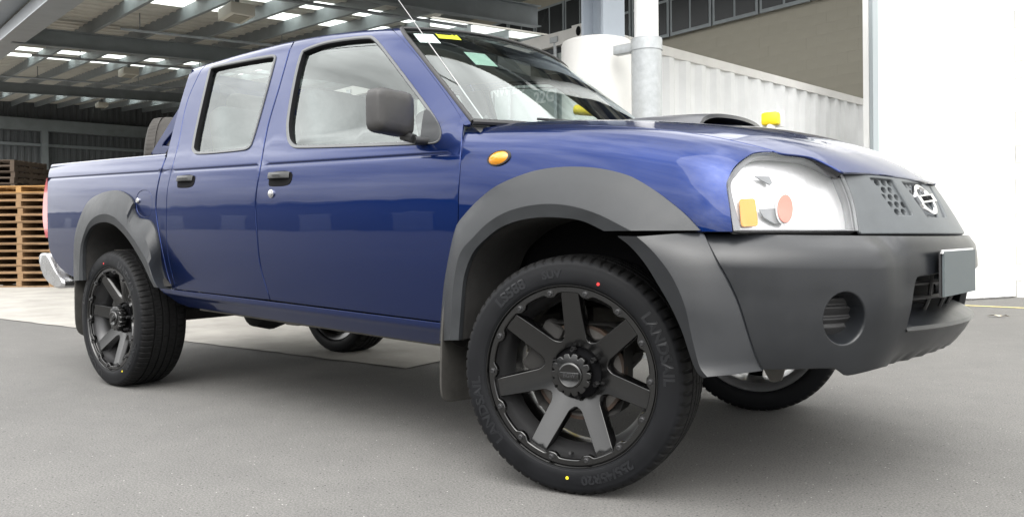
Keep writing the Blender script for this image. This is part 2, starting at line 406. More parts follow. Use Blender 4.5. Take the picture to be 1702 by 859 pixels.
# ================================================================== SETTING
def m_asphalt():
    m = mat('asphalt', (.15, .149, .146), .88); t = m.node_tree; b = t.nodes['Principled BSDF']; NN = t.nodes.new; LL = t.links.new
    tc = NN('ShaderNodeTexCoord')
    def noise(sc, det=4, ro=.6):
        n = NN('ShaderNodeTexNoise'); n.inputs['Scale'].default_value = sc; n.inputs['Detail'].default_value = det; n.inputs['Roughness'].default_value = ro; LL(tc.outputs['Object'], n.inputs['Vector']); return n
    def ramp(src, p0, c0, p1, c1):
        r = NN('ShaderNodeValToRGB'); e = r.color_ramp.elements; e[0].position = p0; e[0].color = c0; e[1].position = p1; e[1].color = c1; LL(src, r.inputs[0]); return r
    def mixc(mode, fac, a, bb):
        x = NN('ShaderNodeMix'); x.data_type = 'RGBA'; x.blend_type = mode; x.inputs[0].default_value = fac; LL(a, x.inputs[6]); LL(bb, x.inputs[7]); return x.outputs[2]
    big = ramp(noise(.45, 5).outputs[0], .25, (.114, .112, .108, 1), .75, (.160, .156, .150, 1))
    mid = ramp(noise(5.5, 6, .7).outputs[0], .3, (.90, .90, .90, 1), .75, (1.07, 1.07, 1.06, 1))
    fine = ramp(noise(150, 3, .7).outputs[0], .3, (.52, .52, .52, 1), .72, (1.42, 1.42, 1.42, 1))
    col = mixc('MULTIPLY', 1, big.outputs[0], mid.outputs[0]); col = mixc('MULTIPLY', 1, col, fine.outputs[0])
    # stones set in the asphalt: pale and dark chips
    vo = NN('ShaderNodeTexVoronoi'); vo.inputs['Scale'].default_value = 85; LL(tc.outputs['Object'], vo.inputs['Vector'])
    sp = NN('ShaderNodeSeparateColor'); LL(vo.outputs['Color'], sp.inputs[0])
    def chips(th_lo, th_hi, rad, comp):
        g = NN('ShaderNodeMath'); g.operation = 'LESS_THAN'; LL(vo.outputs['Distance'], g.inputs[0]); g.inputs[1].default_value = rad
        h = NN('ShaderNodeMath'); h.operation = 'COMPARE'; LL(sp.outputs[comp], h.inputs[0]); h.inputs[1].default_value = (th_lo + th_hi) / 2; h.inputs[2].default_value = (th_hi - th_lo) / 2
        k = NN('ShaderNodeMath'); k.operation = 'MULTIPLY'; LL(g.outputs[0], k.inputs[0]); LL(h.outputs[0], k.inputs[1]); return k.outputs[0]
    def over(col, fac, c):
        x = NN('ShaderNodeMix'); x.data_type = 'RGBA'; LL(fac, x.inputs[0]); LL(col, x.inputs[6]); x.inputs[7].default_value = c; return x.outputs[2]
    col = over(col, chips(0, .022, .2, 0), (.45, .44, .42, 1)); col = over(col, chips(.5, .57, .24, 1), (.025, .025, .025, 1))
    LL(col, b.inputs['Base Color'])
    bp = NN('ShaderNodeBump'); bp.inputs['Strength'].default_value = .8; bp.inputs['Distance'].default_value = .004; LL(noise(190, 3, .75).outputs[0], bp.inputs['Height']); LL(bp.outputs[0], b.inputs['Normal'])
    return m
m_asphalt()
mat('concrete', (.33, .315, .29), .85, noise=.22, nscale=2.2, bump=.2, bscale=90)
mat('line_yellow', (.52, .46, .20), .8, noise=.3, nscale=20)
mat('white_clad', (.84, .84, .83), .6, noise=.03, nscale=4)
mat('white_block', (.76, .76, .72), .75, noise=.06, nscale=3)
mat('trim_grey', (.36, .40, .42), .5)
mat('steel_grey', (.18, .20, .21), .55, noise=.12, nscale=3)
mat('steel_light', (.26, .28, .30), .5, noise=.1, nscale=3)
mat('galv', (.40, .42, .43), .42, metal=.35, noise=.12, nscale=26)
mat('roof_sheet', (.46, .45, .41), .6, noise=.1, nscale=2)
mat('dark_clad', (.085, .092, .098), .6, noise=.15, nscale=1.2)
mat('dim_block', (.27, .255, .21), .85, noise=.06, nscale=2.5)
mat('cream_white', (.72, .71, .68), .55, noise=.06, nscale=5)
mat('container_white', (.80, .81, .81), .5, noise=.07, nscale=2.5)
mat('container_grey', (.42, .46, .45), .5, noise=.08, nscale=3)
mat('door_gasket', (.05, .055, .06), .7)
mat('column_blue', (.33, .37, .42), .5, noise=.05, nscale=5)
mat('sleeve_white', (.68, .675, .65), .7, noise=.05, nscale=4, bump=.1, bscale=40)
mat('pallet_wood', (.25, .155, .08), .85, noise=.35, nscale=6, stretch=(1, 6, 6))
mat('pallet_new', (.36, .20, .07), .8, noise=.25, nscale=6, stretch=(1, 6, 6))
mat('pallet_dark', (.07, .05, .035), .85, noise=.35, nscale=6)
mat('safety_yellow', (.78, .60, .02), .45, noise=.12, nscale=10)
mat('window_dark', (.012, .014, .015), .25, spec=.3)
mat('leaf_brown', (.55, .48, .36), .8)
mat('unit_cream', (.55, .53, .47), .5)
glassmat('window_glass', (.55, .6, .6), 1.6)
def m_skylight():
    m = bpy.data.materials.new('skylight'); m.use_nodes = True; t = m.node_tree; t.nodes.clear()
    o = t.nodes.new('ShaderNodeOutputMaterial'); a = t.nodes.new('ShaderNodeBsdfTranslucent'); a.inputs[0].default_value = (.82, .86, .84, 1)
    t.links.new(a.outputs[0], o.inputs[0]); MATS['skylight'] = m
m_skylight()

# ground: one asphalt sheet to the horizon, a concrete apron on it
g = mesh('ground', [(-900, -900, 0), (900, -900, 0), (900, 900, 0), (-900, 900, 0)], [(0, 1, 2, 3)], 'asphalt'); tag(g, kind='structure')
corner = onp(676, 613, 2, 0); e1 = onp(138, 547, 2, 0)
d1 = (e1 - corner) / np.linalg.norm(e1 - corner); far1 = corner + d1 * 60
rr_ = random.Random(3)
edge = [corner + d1 * s + np.array([0, rr_.uniform(-.012, .012), 0]) for s in np.r_[np.linspace(0, 12, 100), 30, 60]]
poly = [tuple(q[:2]) for q in edge] + [(far1[0], 60), (corner[0] + 6.5, 60), (corner[0] - .05, corner[1] + 1.5), (corner[0] - .03, corner[1] + .34)]
ap = mesh('concrete_apron', [(x, y, .006) for x, y in poly], [tuple(range(len(poly)))[::-1]], 'concrete', sharp=None); tag(ap, kind='structure')
# yellow painted line by the white wall
la, lb = onp(1612, 507.5, 2, .004), onp(1702, 511.5, 2, .004); dl = (lb - la) / np.linalg.norm(lb - la); pn_ = np.array([-dl[1], dl[0], 0]) * .05
la = la - dl * 4; lb = lb + dl * 6
ln = mesh('road_marking', [la - pn_, lb - pn_, lb + pn_, la + pn_], [(0, 1, 2, 3)], 'line_yellow'); tag(ln, kind='structure')

# building frame: A runs away to the left, B runs to the back
TH = R(11.6); aV = np.array([-math.cos(TH), math.sin(TH), 0]); bV = np.array([math.sin(TH), math.cos(TH), 0]); C0 = np.array([-1.7, 1.86, 0])
def ab(A, B, z): return C0 + aV * A + bV * B + np.array([0, 0, z])
def roofz(A, B): return 3.57 + .08 * A + .04 * B
def abox(name, A0, A1, B0, B1, z0, z1, m, parent, tilt=False):
    """box in the building frame; z0/z1 numbers, or offsets from the roof plane when tilt"""
    vs = []
    for z in (z0, z1):
        for (A, B) in ((A0, B0), (A1, B0), (A1, B1), (A0, B1)): vs.append(ab(A, B, z + (roofz(A, B) if tilt else 0)))
    fs = [(0, 1, 2, 3), (7, 6, 5, 4), (0, 4, 5, 1), (1, 5, 6, 2), (2, 6, 7, 3), (3, 7, 4, 0)]
    # A x B is downwards: fix the winding
    return mesh(name, vs, fs, m, parent, 30)
can = empty('canopy', tuple(ab(0, 0, 0))); can_inv = -ab(0, 0, 0)
tag(can, 'steel loading canopy with grey purlins and white skylight strips behind the blue pickup', 'canopy')
def reloc(o):
    # children of an Empty standing away from the origin: keep their world coordinates
    o.matrix_parent_inverse = o.parent.matrix_basis.inverted(); return o
AEND, BEND = 36.0, 26.0
sky_rows = [(7.45, 8.1), (8.7, 9.4), (16.5, 17.2), (17.8, 18.5), (29.2, 30.6)]
A_0, A_1, B_1 = -.7, 7.4, 3.6      # by the column the roof stops at B_1
cuts = [A_0] + [q for r in sky_rows for q in r] + [AEND]
purl = [-.72 + .87 * k for k in range(31)]
for i in range(len(cuts) - 1):
    if i == 0: reloc(abox('roof_sheet', cuts[0], A_1, -2.0, B_1, .22, .25, 'roof_sheet', can, True)); reloc(abox('roof_sheet', A_1, cuts[1], -2.0, BEND, .22, .25, 'roof_sheet', can, True))
    elif i % 2 == 0: reloc(abox('roof_sheet', cuts[i], cuts[i + 1], -2.0, BEND, .22, .25, 'roof_sheet', can, True))
    else:
        prev = -2.0
        for k, pb in enumerate(purl + [BEND]):
            reloc(abox('skylight_panel', cuts[i] + .01, cuts[i + 1] - .01, prev, min(pb, BEND), .222, .228, 'skylight', can, True)); prev = pb
            if pb > 17: break
        reloc(abox('roof_sheet', cuts[i], cuts[i + 1], prev, BEND, .22, .25, 'roof_sheet', can, True))
def purlin(B):
    # C section: web and two flanges
    vs = []; prof = [(-.03, .0), (.03, .0), (.03, .012), (-.018, .012), (-.018, .208), (.03, .208), (.03, .22), (-.03, .22)]
    for A in (A_0 if B < B_1 else A_1, AEND):
        for (db, dz) in prof: vs.append(ab(A, B + db, roofz(A, B) + dz))
    n = len(prof); fs = [(k, (k + 1) % n, n + (k + 1) % n, n + k) for k in range(n)]
    return reloc(mesh('purlin', vs, fs, 'steel_grey', can, 30))
for B in purl: purlin(B)
# roofing ribs seen from below run along B: shallow pressed ribs between purlins, one mesh
bm = bmesh.new()
for k in range(int((AEND - A_0) / .38)):
    A = A_0 + .2 + k * .38
    if any(r0 - .1 < A < r1 + .1 for r0, r1 in sky_rows): continue
    vs = [bm.verts.new(ab(A + da, B, roofz(A + da, B) + dz)) for B in (-2.0, 17.0 if A > A_1 else B_1) for da, dz in ((-.05, .2195), (-.03, .195), (.03, .195), (.05, .2195))]
    for j in range(3): bm.faces.new((vs[j], vs[j + 1], vs[5 + j], vs[4 + j]))
ribs = from_bm('roof_ribs', bm, 'roof_sheet', can); reloc(ribs); tag(ribs, kind='stuff')
def ibeam(name, A, z, hgt, wid, B0, B1, m):
    vs = []; t = .014; prof = [(-wid / 2, 0), (wid / 2, 0), (wid / 2, t), (t / 2, t), (t / 2, hgt - t), (wid / 2, hgt - t), (wid / 2, hgt), (-wid / 2, hgt), (-wid / 2, hgt - t), (-t / 2, hgt - t), (-t / 2, t), (-wid / 2, t)]
    for B in (B0, B1):
        for (da, dz) in prof: vs.append(ab(A + da, B, z + .04 * B + .08 * da + dz))
    n = len(prof); fs = [(k, (k + 1) % n, n + (k + 1) % n, n + k) for k in range(n)] + [tuple(range(n))[::-1], tuple(range(n, 2 * n))]
    return reloc(mesh(name, vs, fs, m, can, 30))
for A in (A_0 + .1, 4.6, 11.87, 23.5): ibeam('rafter', A, roofz(A, 0) - .305, .30, .17, -1.95, BEND if A > A_1 else B_1, 'steel_grey')
# edge beam along the open front, pale steel
def edge_beam(B0, B1, z0, z1, m, name='edge_beam'): return reloc(abox(name, A_0 - .1, AEND, B0, B1, z0, z1, m, can, True))
edge_beam(-2.0, -1.82, -.27, .05, 'steel_light'); edge_beam(-2.12, -1.76, -.285, -.268, 'steel_light', 'edge_flange'); edge_beam(-2.3, -1.98, .10, .26, 'steel_light', 'gutter')
# conduits and hangers under the roof
def rod(A, B0, B1, dz, r=.025): return reloc(tube('conduit', [ab(A, B0, roofz(A, B0) + dz), ab(A, B1, roofz(A, B1) + dz)], r, 'steel_light', can, 8))
rod(10.3, -.6, 16, -.10); rod(15.0, -1.2, 18, -.12); rod(20.3, -1.8, 20, -.12); rod(6.2, 0, 3.5, -.1)
for A in (10.3, 15.0, 20.3):
    for B in (-.3, 2.2, 4.7): reloc(tube('hanger', [ab(A, B, roofz(A, B) - .1), ab(A, B, roofz(A, B) + .2)], .01, 'steel_grey', can, 6))
# high-bay light fittings hung from the purlins
for A, B, q in ((7.0, .12, 'beside the front skylights'), (16.2, .95, 'beside the middle skylights'), (28.5, 3.0, 'near the dark end wall'), (28.0, 8.5, 'over the tray')):
    t = empty('light_fitting', tuple(ab(A, B, roofz(A, B) - .22)), -TH)
    box('housing', -.26, .26, -.17, .17, -.07, .09, 'unit_cream', t, .015); box('diffuser', -.2, .2, -.11, .11, -.078, -.069, 'dim_block', t); box('bracket', -.03, .03, -.03, .03, .09, .24, 'steel_grey', t)
    tag(t, 'cream box light fitting under the canopy roof ' + q, 'light fitting', 'light fittings under the canopy')
# far corrugated wall with rails, posts
fw = empty('corrugated_wall', tuple(ab(AEND - .4, 0, 0))); tag(fw, 'dark corrugated metal end wall behind the pallet stacks', 'wall')
vs = []; fs = []; npts = 0; Bq = -14.0; pat = [(0, 0), (.11, 0), (.14, .03), (.22, .03), (.25, 0)]
cs = []
while Bq < 26:
    for (db, da) in pat[:-1]: cs.append((Bq + db, da))
    Bq += .25
for (B, da) in cs:
    vs += [ab(35.6 - da, B, 0), ab(35.6 - da, B, roofz(35.6, B) + .2)]
for i in range(len(cs) - 1): fs.append((2 * i, 2 * i + 2, 2 * i + 3, 2 * i + 1))
reloc(mesh('cladding', vs, fs, 'dark_clad', fw, 30))
def fwbox(n, A0, A1, B0, B1, z0, z1, m='steel_grey'): return reloc(abox(n, A0, A1, B0, B1, z0, z1, m, fw))
fwbox('header', 35.2, 35.55, -14, 26, 5.45, 5.95)
for B in (-9, -3.4, 2.2, 7.8, 13.4): fwbox('post', 35.15, 35.55, B - .12, B + .12, 0, 5.45)
for z in (1.6, 3.2, 4.8): fwbox('girt', 35.42, 35.56, -14, 26, z, z + .12)
# dim block wall with high windows at the back of the loading bay
bw_ = empty('block_wall', tuple(ab(4, 9.5, 0))); tag(bw_, 'shaded tan block wall with high dark windows above the container', 'wall')
BW = 9.6
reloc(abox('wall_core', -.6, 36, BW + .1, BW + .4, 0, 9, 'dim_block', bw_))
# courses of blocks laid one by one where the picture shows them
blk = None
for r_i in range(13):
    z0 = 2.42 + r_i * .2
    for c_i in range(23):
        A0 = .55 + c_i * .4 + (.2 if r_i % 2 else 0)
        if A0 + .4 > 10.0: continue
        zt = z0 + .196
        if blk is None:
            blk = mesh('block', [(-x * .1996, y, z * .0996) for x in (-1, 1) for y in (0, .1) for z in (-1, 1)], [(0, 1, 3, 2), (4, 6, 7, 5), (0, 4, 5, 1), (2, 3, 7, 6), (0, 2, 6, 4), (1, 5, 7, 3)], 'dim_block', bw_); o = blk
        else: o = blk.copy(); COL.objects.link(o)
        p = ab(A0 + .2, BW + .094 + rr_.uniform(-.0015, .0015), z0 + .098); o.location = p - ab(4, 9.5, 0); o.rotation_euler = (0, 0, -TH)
        if zt > 5.4: pass
for k in range(11):
    A0 = 2.7 + k * 1.1
    f = reloc(abox('window', A0, A0 + 1.06, BW - .03, BW + .015, 5.05, 6.6, 'steel_grey', bw_))
    for (a0, a1, z0, z1) in ((.06, .5, 5.12, 5.8), (.56, 1.0, 5.12, 5.8), (.06, .5, 5.86, 6.54), (.56, 1.0, 5.86, 6.54)):
        p = abox('pane', A0 + a0, A0 + a1, BW - .045, BW - .032, z0, z1, 'window_dark', f)
reloc(abox('bay_roof', -.9, 36, 5.2, 10.2, 7.0, 7.25, 'steel_grey', bw_))
# white corrugated building at the right, its grey corner trim and the block return
P1 = onp(1447, 520, 2, 0)  # only for its direction
wa = np.array([-.98, 6.26, 0]); wb = onp(1687, 494.6, 2, 0)
wd = (wb - wa); wl = np.linalg.norm(wd); wd /= wl; wn = np.array([wd[1], -wd[0], 0])    # outward normal, towards the yard
wt = empty('white_building', tuple(wa)); tag(wt, 'white corrugated clad building with grey corner trim beside the container', 'building')
cs = []; s = 0.12
while s < wl - .02:
    cs += [(s, 0), (s + .09, 0), (s + .115, .013), (s + .165, .013)]; s += .19
vs = []; fs = []
for (s, d) in cs:
    q = wa + wd * min(s, wl) + wn * d; vs += [q + np.array([0, 0, .02]), q + np.array([0, 0, 9.0])]
for i in range(len(cs) - 1): fs.append((2 * i, 2 * i + 2, 2 * i + 3, 2 * i + 1))
reloc(mesh('cladding', vs, fs, 'white_clad', wt, 25))
def wbox(n, s0, s1, d0, d1, z0, z1, m):
    q = [wa + wd * s + wn * d for (s, d) in ((s0, d0), (s1, d0), (s1, d1), (s0, d1))]
    vs = [p + np.array([0, 0, z]) for z in (z0, z1) for p in q]
    return reloc(mesh(n, vs, [(0, 3, 2, 1), (4, 5, 6, 7), (0, 1, 5, 4), (1, 2, 6, 5), (2, 3, 7, 6), (3, 0, 4, 7)], m, wt, 30))
wbox('corner_trim', .045, .125, -.03, .02, 0, 9, 'trim_grey'); wbox('side_wall', .05, wl, -.12, -.04, 0, 9, 'white_clad')
# block return wall going right from the inner corner
rd = np.array([math.cos(TH), -math.sin(TH), 0]); rd = rd * math.cos(.1) + np.array([0, 1, 0]) * math.sin(.1); rn = np.array([rd[1], -rd[0], 0])
rw = empty('painted_block_wall', tuple(wb)); tag(rw, 'cream white painted block wall beyond the corrugated white building', 'wall')
def rbox(n, s0, s1, d0, d1, z0, z1, m):
    q = [wb + rd * s + rn * d for (s, d) in ((s0, d0), (s1, d0), (s1, d1), (s0, d1))]
    vs = [p + np.array([0, 0, z]) for z in (z0, z1) for p in q]
    return reloc(mesh(n, vs, [(0, 3, 2, 1), (4, 5, 6, 7), (0, 1, 5, 4), (1, 2, 6, 5), (2, 3, 7, 6), (3, 0, 4, 7)], m, rw, 30))
rbox('wall_core', -.1, 14, -.3, -.02, 0, 9, 'white_block')
for r_i in range(24):
    for c_i in range(3):
        s0 = .02 + c_i * .4 - (.2 if r_i % 2 else 0)
        rbox('block', max(s0, .0), s0 + .394, -.02, .0 + rr_.uniform(0, .003), r_i * .2 + .003, r_i * .2 + .197, 'white_block')

# ------------------------------------------------------------------ column, its concrete sleeve and downpipe
cb = np.array(onp(975, 300, 0, 0)); dep = 5.55
def at_depth(px, py, D):
    c, d = ray(px, py); return c + d * D
sc_ = at_depth(994, 394, 5.6); sc_[2] = 0
top_z = at_depth(975, 62, 5.45)[2]
sl_ = lathe('concrete_sleeve', [(0, .248), (top_z - .03, .248), (top_z - .008, .24), (top_z, .215), (top_z, .0)], 'sleeve_white', None, 64, 'z', ctr=tuple(sc_)); recalc(sl_)
tag(sl_, 'round white concrete sleeve around the foot of the canopy column', 'bollard')
def hcol(name, c, w_, z0, z1, m, ang):
    t = .02; h = w_ / 2; prof = [(-h, -h), (h, -h), (h, -h + t), (t / 2, -h + t), (t / 2, h - t), (h, h - t), (h, h), (-h, h), (-h, h - t), (-t / 2, h - t), (-t / 2, -h + t), (-h, -h + t)]
    ca, sa = math.cos(ang), math.sin(ang); n = len(prof)
    vs = [(c[0] + x * ca - y * sa, c[1] + x * sa + y * ca, z) for z in (z0, z1) for x, y in prof]
    return mesh(name, vs, [(k, (k + 1) % n, n + (k + 1) % n, n + k) for k in range(n)] + [tuple(range(n))[::-1], tuple(range(n, 2 * n))], m, None, 30)
cc = at_depth(1005, 394, 5.62); cc[2] = 0
hc = hcol('steel_column', cc, .215, .0, roofz(0, 0) - .02, 'column_blue', R(90) - TH); tag(hc, 'pale blue grey steel column rising from the round concrete sleeve', 'column')
dp_ = at_depth(1077, 394, 5.15); dp_[2] = 0
dp = empty('downpipe', tuple(dp_)); tag(dp, 'galvanised downpipe with white upper length beside the concrete sleeve', 'downpipe')
zj = at_depth(1077, 66, 5.15)[2]
lathe('guard_pipe', [(.0, .098), (zj - .02, .098), (zj, .10), (zj + .0, .08)], 'galv', dp, 32, 'z'); lathe('upper_pipe', [(zj - .02, .078), (roofz(0, 0) - .1, .078)], 'plate_white', dp, 32, 'z')
bz = at_depth(1045, 80, 5.2)[2]; br_ = at_depth(1030, 80, 5.3) - dp_
box('bracket', br_[0] - .02, .02, min(br_[1], 0) - .03, .03, bz - .03, bz + .03, 'galv', dp, .004); lathe('clamp', [(bz - .035, .102), (bz + .035, .102)], 'galv', dp, 32, 'z')

# ------------------------------------------------------------------ shipping container
for K0, marks, clabel in ((np.array([-2.36, 2.87, 0]), True, 'white shipping container marked 22G1 behind the round concrete sleeve'), (np.array([-5.12, 3.23, 0]), False, 'second white shipping container seen through the pickup side windows')):
    KT = R(7.5); kx = np.array([-math.cos(KT), math.sin(KT), 0]); ky = np.array([math.sin(KT), math.cos(KT), 0])
    ct = empty('shipping_container', tuple(K0)); tag(ct, clabel, 'container', 'white containers under the canopy')
    def kp(X, Y, z): return K0 + kx * X + ky * Y + np.array([0, 0, z])
    def kbox(n, X0, X1, Y0, Y1, z0, z1, m, parent=None):
        vs = [kp(X, Y, z) for z in (z0, z1) for (X, Y) in ((X0, Y0), (X1, Y0), (X1, Y1), (X0, Y1))]
        o = mesh(n, vs, [(0, 1, 2, 3), (7, 6, 5, 4), (0, 4, 5, 1), (1, 5, 6, 2), (2, 6, 7, 3), (3, 7, 4, 0)], m, parent or ct, 30)
        if parent is None: o.matrix_parent_inverse = ct.matrix_basis.inverted()
        return o
    KW, KL, KH = 2.44, 6.06, 2.60
    for X in (0, KW - .12):
        for Y in (0, KL - .12): kbox('corner_post', X + .004, X + .116, Y + .02, Y + .11, .12, KH - .12, 'cream_white')
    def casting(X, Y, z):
        # solid block; a dark oval disc on the end face paints the hole's shade
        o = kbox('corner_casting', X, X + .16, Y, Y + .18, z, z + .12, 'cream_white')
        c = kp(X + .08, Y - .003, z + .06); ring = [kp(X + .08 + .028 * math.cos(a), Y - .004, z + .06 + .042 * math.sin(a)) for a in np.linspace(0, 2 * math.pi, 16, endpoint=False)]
        h = mesh('casting_hole_shade', ring, [tuple(range(16))], 'body_dark', o, None)
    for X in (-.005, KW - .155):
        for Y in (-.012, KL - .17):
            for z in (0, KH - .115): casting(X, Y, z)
    for X in (0.01, KW - .07): kbox('top_rail', X, X + .06, .16, KL - .16, KH - .1, KH - .01, 'cream_white'); kbox('bottom_rail', X, X + .05, .16, KL - .16, .03, .17, 'cream_white')
    kbox('door_header', .15, KW - .15, .0, .11, KH - .13, KH - .012, 'cream_white'); kbox('door_sill', .15, KW - .15, .0, .11, .03, .15, 'cream_white'); kbox('rear_end', .12, KW - .12, KL - .08, KL - .03, .1, KH - .1, 'container_white')
    def corr(X, sgn, name):
        cs = []; Y = .13
        while Y < KL - .2: cs += [(Y, 0), (Y + .07, 0), (Y + .138, .036), (Y + .208, .036)]; Y += .276
        cs.append((KL - .13, 0)); vs = []
        for (Y, d) in cs: vs += [kp(X + d * sgn, Y, .16), kp(X + d * sgn, Y, KH - .09)]
        o = mesh(name, vs, [(2 * i, 2 * i + 2, 2 * i + 3, 2 * i + 1) for i in range(len(cs) - 1)], 'container_white', ct, 25); reloc(o)
    corr(.018, 1, 'corrugated_side'); corr(KW - .018, -1, 'corrugated_side')
    kbox('roof_panel', .05, KW - .05, .1, KL - .1, KH - .05, KH - .03, 'container_white')
    for i, (X0, X1) in enumerate(((.125, KW / 2 - .01), (KW / 2 + .01, KW - .125))):
        d = kbox('door', X0, X1, .035, .075, .17, KH - .19, 'container_grey' if i else 'container_grey')
        g = kbox('door_gasket', X0 - .012, X1 + .012, .045, .07, .155, KH - .135, 'door_gasket', d)
        for X in (X0 + .25, X0 + .85):
            tb = tube('lock_rod', [kp(X, .012, .05), kp(X, .012, KH - .06)], .017, 'galv', d, 10)
            kbox('rod_keeper', X - .045, X + .045, -.012, .03, KH - .10, KH - .05, 'galv', d); kbox('rod_guide', X - .035, X + .035, .0, .036, KH - .32, KH - .26, 'galv', d)
            kbox('lock_handle', X - .02, X + .35, -.004, .01, 1.1, 1.14, 'galv', d)
    def ktext(s, size, X, z):
        me = text_mesh(s, size, .001, .004); o = bpy.data.objects.new('marking', me); COL.objects.link(o); me.materials.append(M['plate_white']); o.parent = ct
        o.location = kp(X, .032, z) - K0; o.rotation_euler = (math.pi / 2, 0, -KT); return o
    if marks: ktext('22G1', .15, .5, 2.04); ktext('NWZU', .15, 1.02, 2.17)

# ------------------------------------------------------------------ yellow guard rail and post
q0 = at_depth(958, 183, 4.9); q1 = at_depth(1003, 186, 4.75); r1 = .03
gr = empty('guard_rail', (q1[0], q1[1], 0)); tag(gr, 'yellow pipe guard rail seen through the windscreen', 'guard rail')
reloc(tube('rail', [q0, q1], .032, 'safety_yellow', gr, 14)); reloc(tube('post', [(q1[0] - .0, q1[1], 0), (q1[0], q1[1], q1[2] - .02)], .03, 'safety_yellow', gr, 14))
yb = at_depth(1281, 192, 5.4); yb0 = (yb[0], yb[1], 0)
ybo = empty('marker_post', yb0); tag(ybo, 'yellow topped marker post behind the bonnet scoop', 'post')
lathe('post', [(0, .03), (yb[2] - .04, .03), (yb[2] - .04, 0)], 'plate_white', ybo, 16, 'z')
box('marker_head', -.06, .06, -.035, .035, yb[2] - .07, yb[2] + .022, 'safety_yellow', ybo, .02); box('head_backing', -.075, .075, .036, .05, yb[2] - .08, yb[2] + .035, 'plate_white', ybo, .006)

# ------------------------------------------------------------------ pallets
def pallet_proto(m):
    t = empty('pallet'); Lx, Ly, Hh = 1.2, 1.0, .118
    for k in range(7): box('deck_board', -Lx / 2, Lx / 2, -Ly / 2 + k * (Ly - .1) / 6, -Ly / 2 + k * (Ly - .1) / 6 + .1, Hh - .018, Hh, m, t)
    for x in (-Lx / 2, -.045, Lx / 2 - .09): box('stringer', x, x + .09, -Ly / 2, Ly / 2, .018, Hh - .0185, m, t)
    for k in (0, 3, 6): box('base_board', -Lx / 2, Lx / 2, -Ly / 2 + k * (Ly - .1) / 6, -Ly / 2 + k * (Ly - .1) / 6 + .1, 0, .0175, m, t)
    return t
protos = {m: pallet_proto(m) for m in ('pallet_wood', 'pallet_new', 'pallet_dark')}; usedp = set()
ORD = 'lowest second third fourth fifth sixth seventh eighth ninth tenth eleventh twelfth thirteenth fourteenth fifteenth sixteenth seventeenth eighteenth nineteenth twentieth'.split()
def stack(px, py, n, m, look, where, ang, topm=None, D=None):
    b = onp(px, py, 2, .006) if D is None else at_depth(px, py, D)
    if D is not None: b[2] = .006
    for k in range(n):
        mm = topm if (topm and k == n - 1) else m
        if mm not in usedp: t = protos[mm]; usedp.add(mm)
        else: t = copy_tree(protos[mm])
        t.location = (b[0] + rr_.uniform(-.015, .015), b[1] + rr_.uniform(-.015, .015), .008 + k * .1195); t.rotation_euler = (0, 0, ang + rr_.uniform(-.015, .015))
        nth = ORD[k] if k < n - 1 else 'topmost'
        new = topm and k == n - 1
        tag(t, 'orange new timber pallet on top of the ' + where if new else nth + ' ' + look + ' pallet up in the ' + where, 'pallet', 'pallets of the ' + where)
stack(66, 474, 14, 'pallet_wood', 'weathered timber', 'pale stack behind the tailgate', .62, 'pallet_new')
stack(-52, 470, 9, 'pallet_wood', 'weathered timber', 'low stack beside the pale stack', .62)
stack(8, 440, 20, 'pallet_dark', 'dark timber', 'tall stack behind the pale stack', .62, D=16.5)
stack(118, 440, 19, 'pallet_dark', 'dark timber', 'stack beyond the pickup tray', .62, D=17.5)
# fallen leaf on the yard
lf = onp(1659, 527.5, 2, .0); vs = []; fs = []
lo = mesh('dead_leaf', [(0, 0, .004), (.06, .02, .018), (.11, -.01, .006), (.16, .02, .02), (.2, 0, .004), (.15, .05, .008), (.09, .06, .012), (.04, .05, .006)], [(0, 1, 7), (1, 6, 7), (1, 2, 6), (2, 5, 6), (2, 3, 5), (3, 4, 5)], 'leaf_brown')
lo.location = (lf[0] - .1, lf[1], .006); tag(lo, 'pale dead leaf lying on the asphalt near the yellow line', 'leaf')

# long warehouse across the yard, behind the camera: it shows only in the paint and glass
wh = empty('yard_warehouse', (-5, -34, 0)); tag(wh, 'long grey warehouse across the yard mirrored in the pickup doors', 'warehouse')
box('wall', -150, 60, -6, 0, 0, 4.2, 'dark_clad', wh); box('roof', -150.4, 60.4, -6.4, .4, 4.203, 4.45, 'steel_grey', wh)
for k in range(19):
    d_ = box('roller_door', -142 + k * 10, -138.6 + k * 10, .003, .06, 0, 2.7, 'steel_light', wh); box('door_frame', -142.12 + k * 10, -138.48 + k * 10, .003, .04, 2.7, 2.82, 'trim_grey', d_)

# ================================================================== PICKUP TRUCK
truck = empty('pickup_truck'); tag(truck, 'dark blue double cab pickup truck with grey flares and black seven spoke wheels', 'pickup truck')
RK = .026                                    # nose-down rake of the body
_g = hermite([.30, .36, .40, .44, .47, .55, .62, .66, .72, .80, .90, .965, 1.0, 1.06, 1.10, 1.13, 1.16, 1.20, 1.57, 1.605, 1.63, 1.65, 1.70],
             [.70, .742, .775, .796, .806, .822, .833, .838, .8425, .845, .8445, .8425, .8385, .828, .815, .799, .780, .765, .642, .628, .612, .590, .50])
_ro = hermite([-2.8, -2.5, -2.0, -1.68, -1.33, -1.02, -.8], [-.03, -.014, .004, .008, -.002, -.026, -.05])
def CAB(x, t):
    g = _g(t) - .0055 * math.exp(-((t - 1.062) / .0065) ** 2)
    h = t + _ro(x) * max(0.0, (t - 1.16) / .44)
    taper = .012 * max(0, (-x - 2.9)) ** 2          # tray sides draw in a little to the tail
    return np.array([x, -(g - taper), h - RK * x])
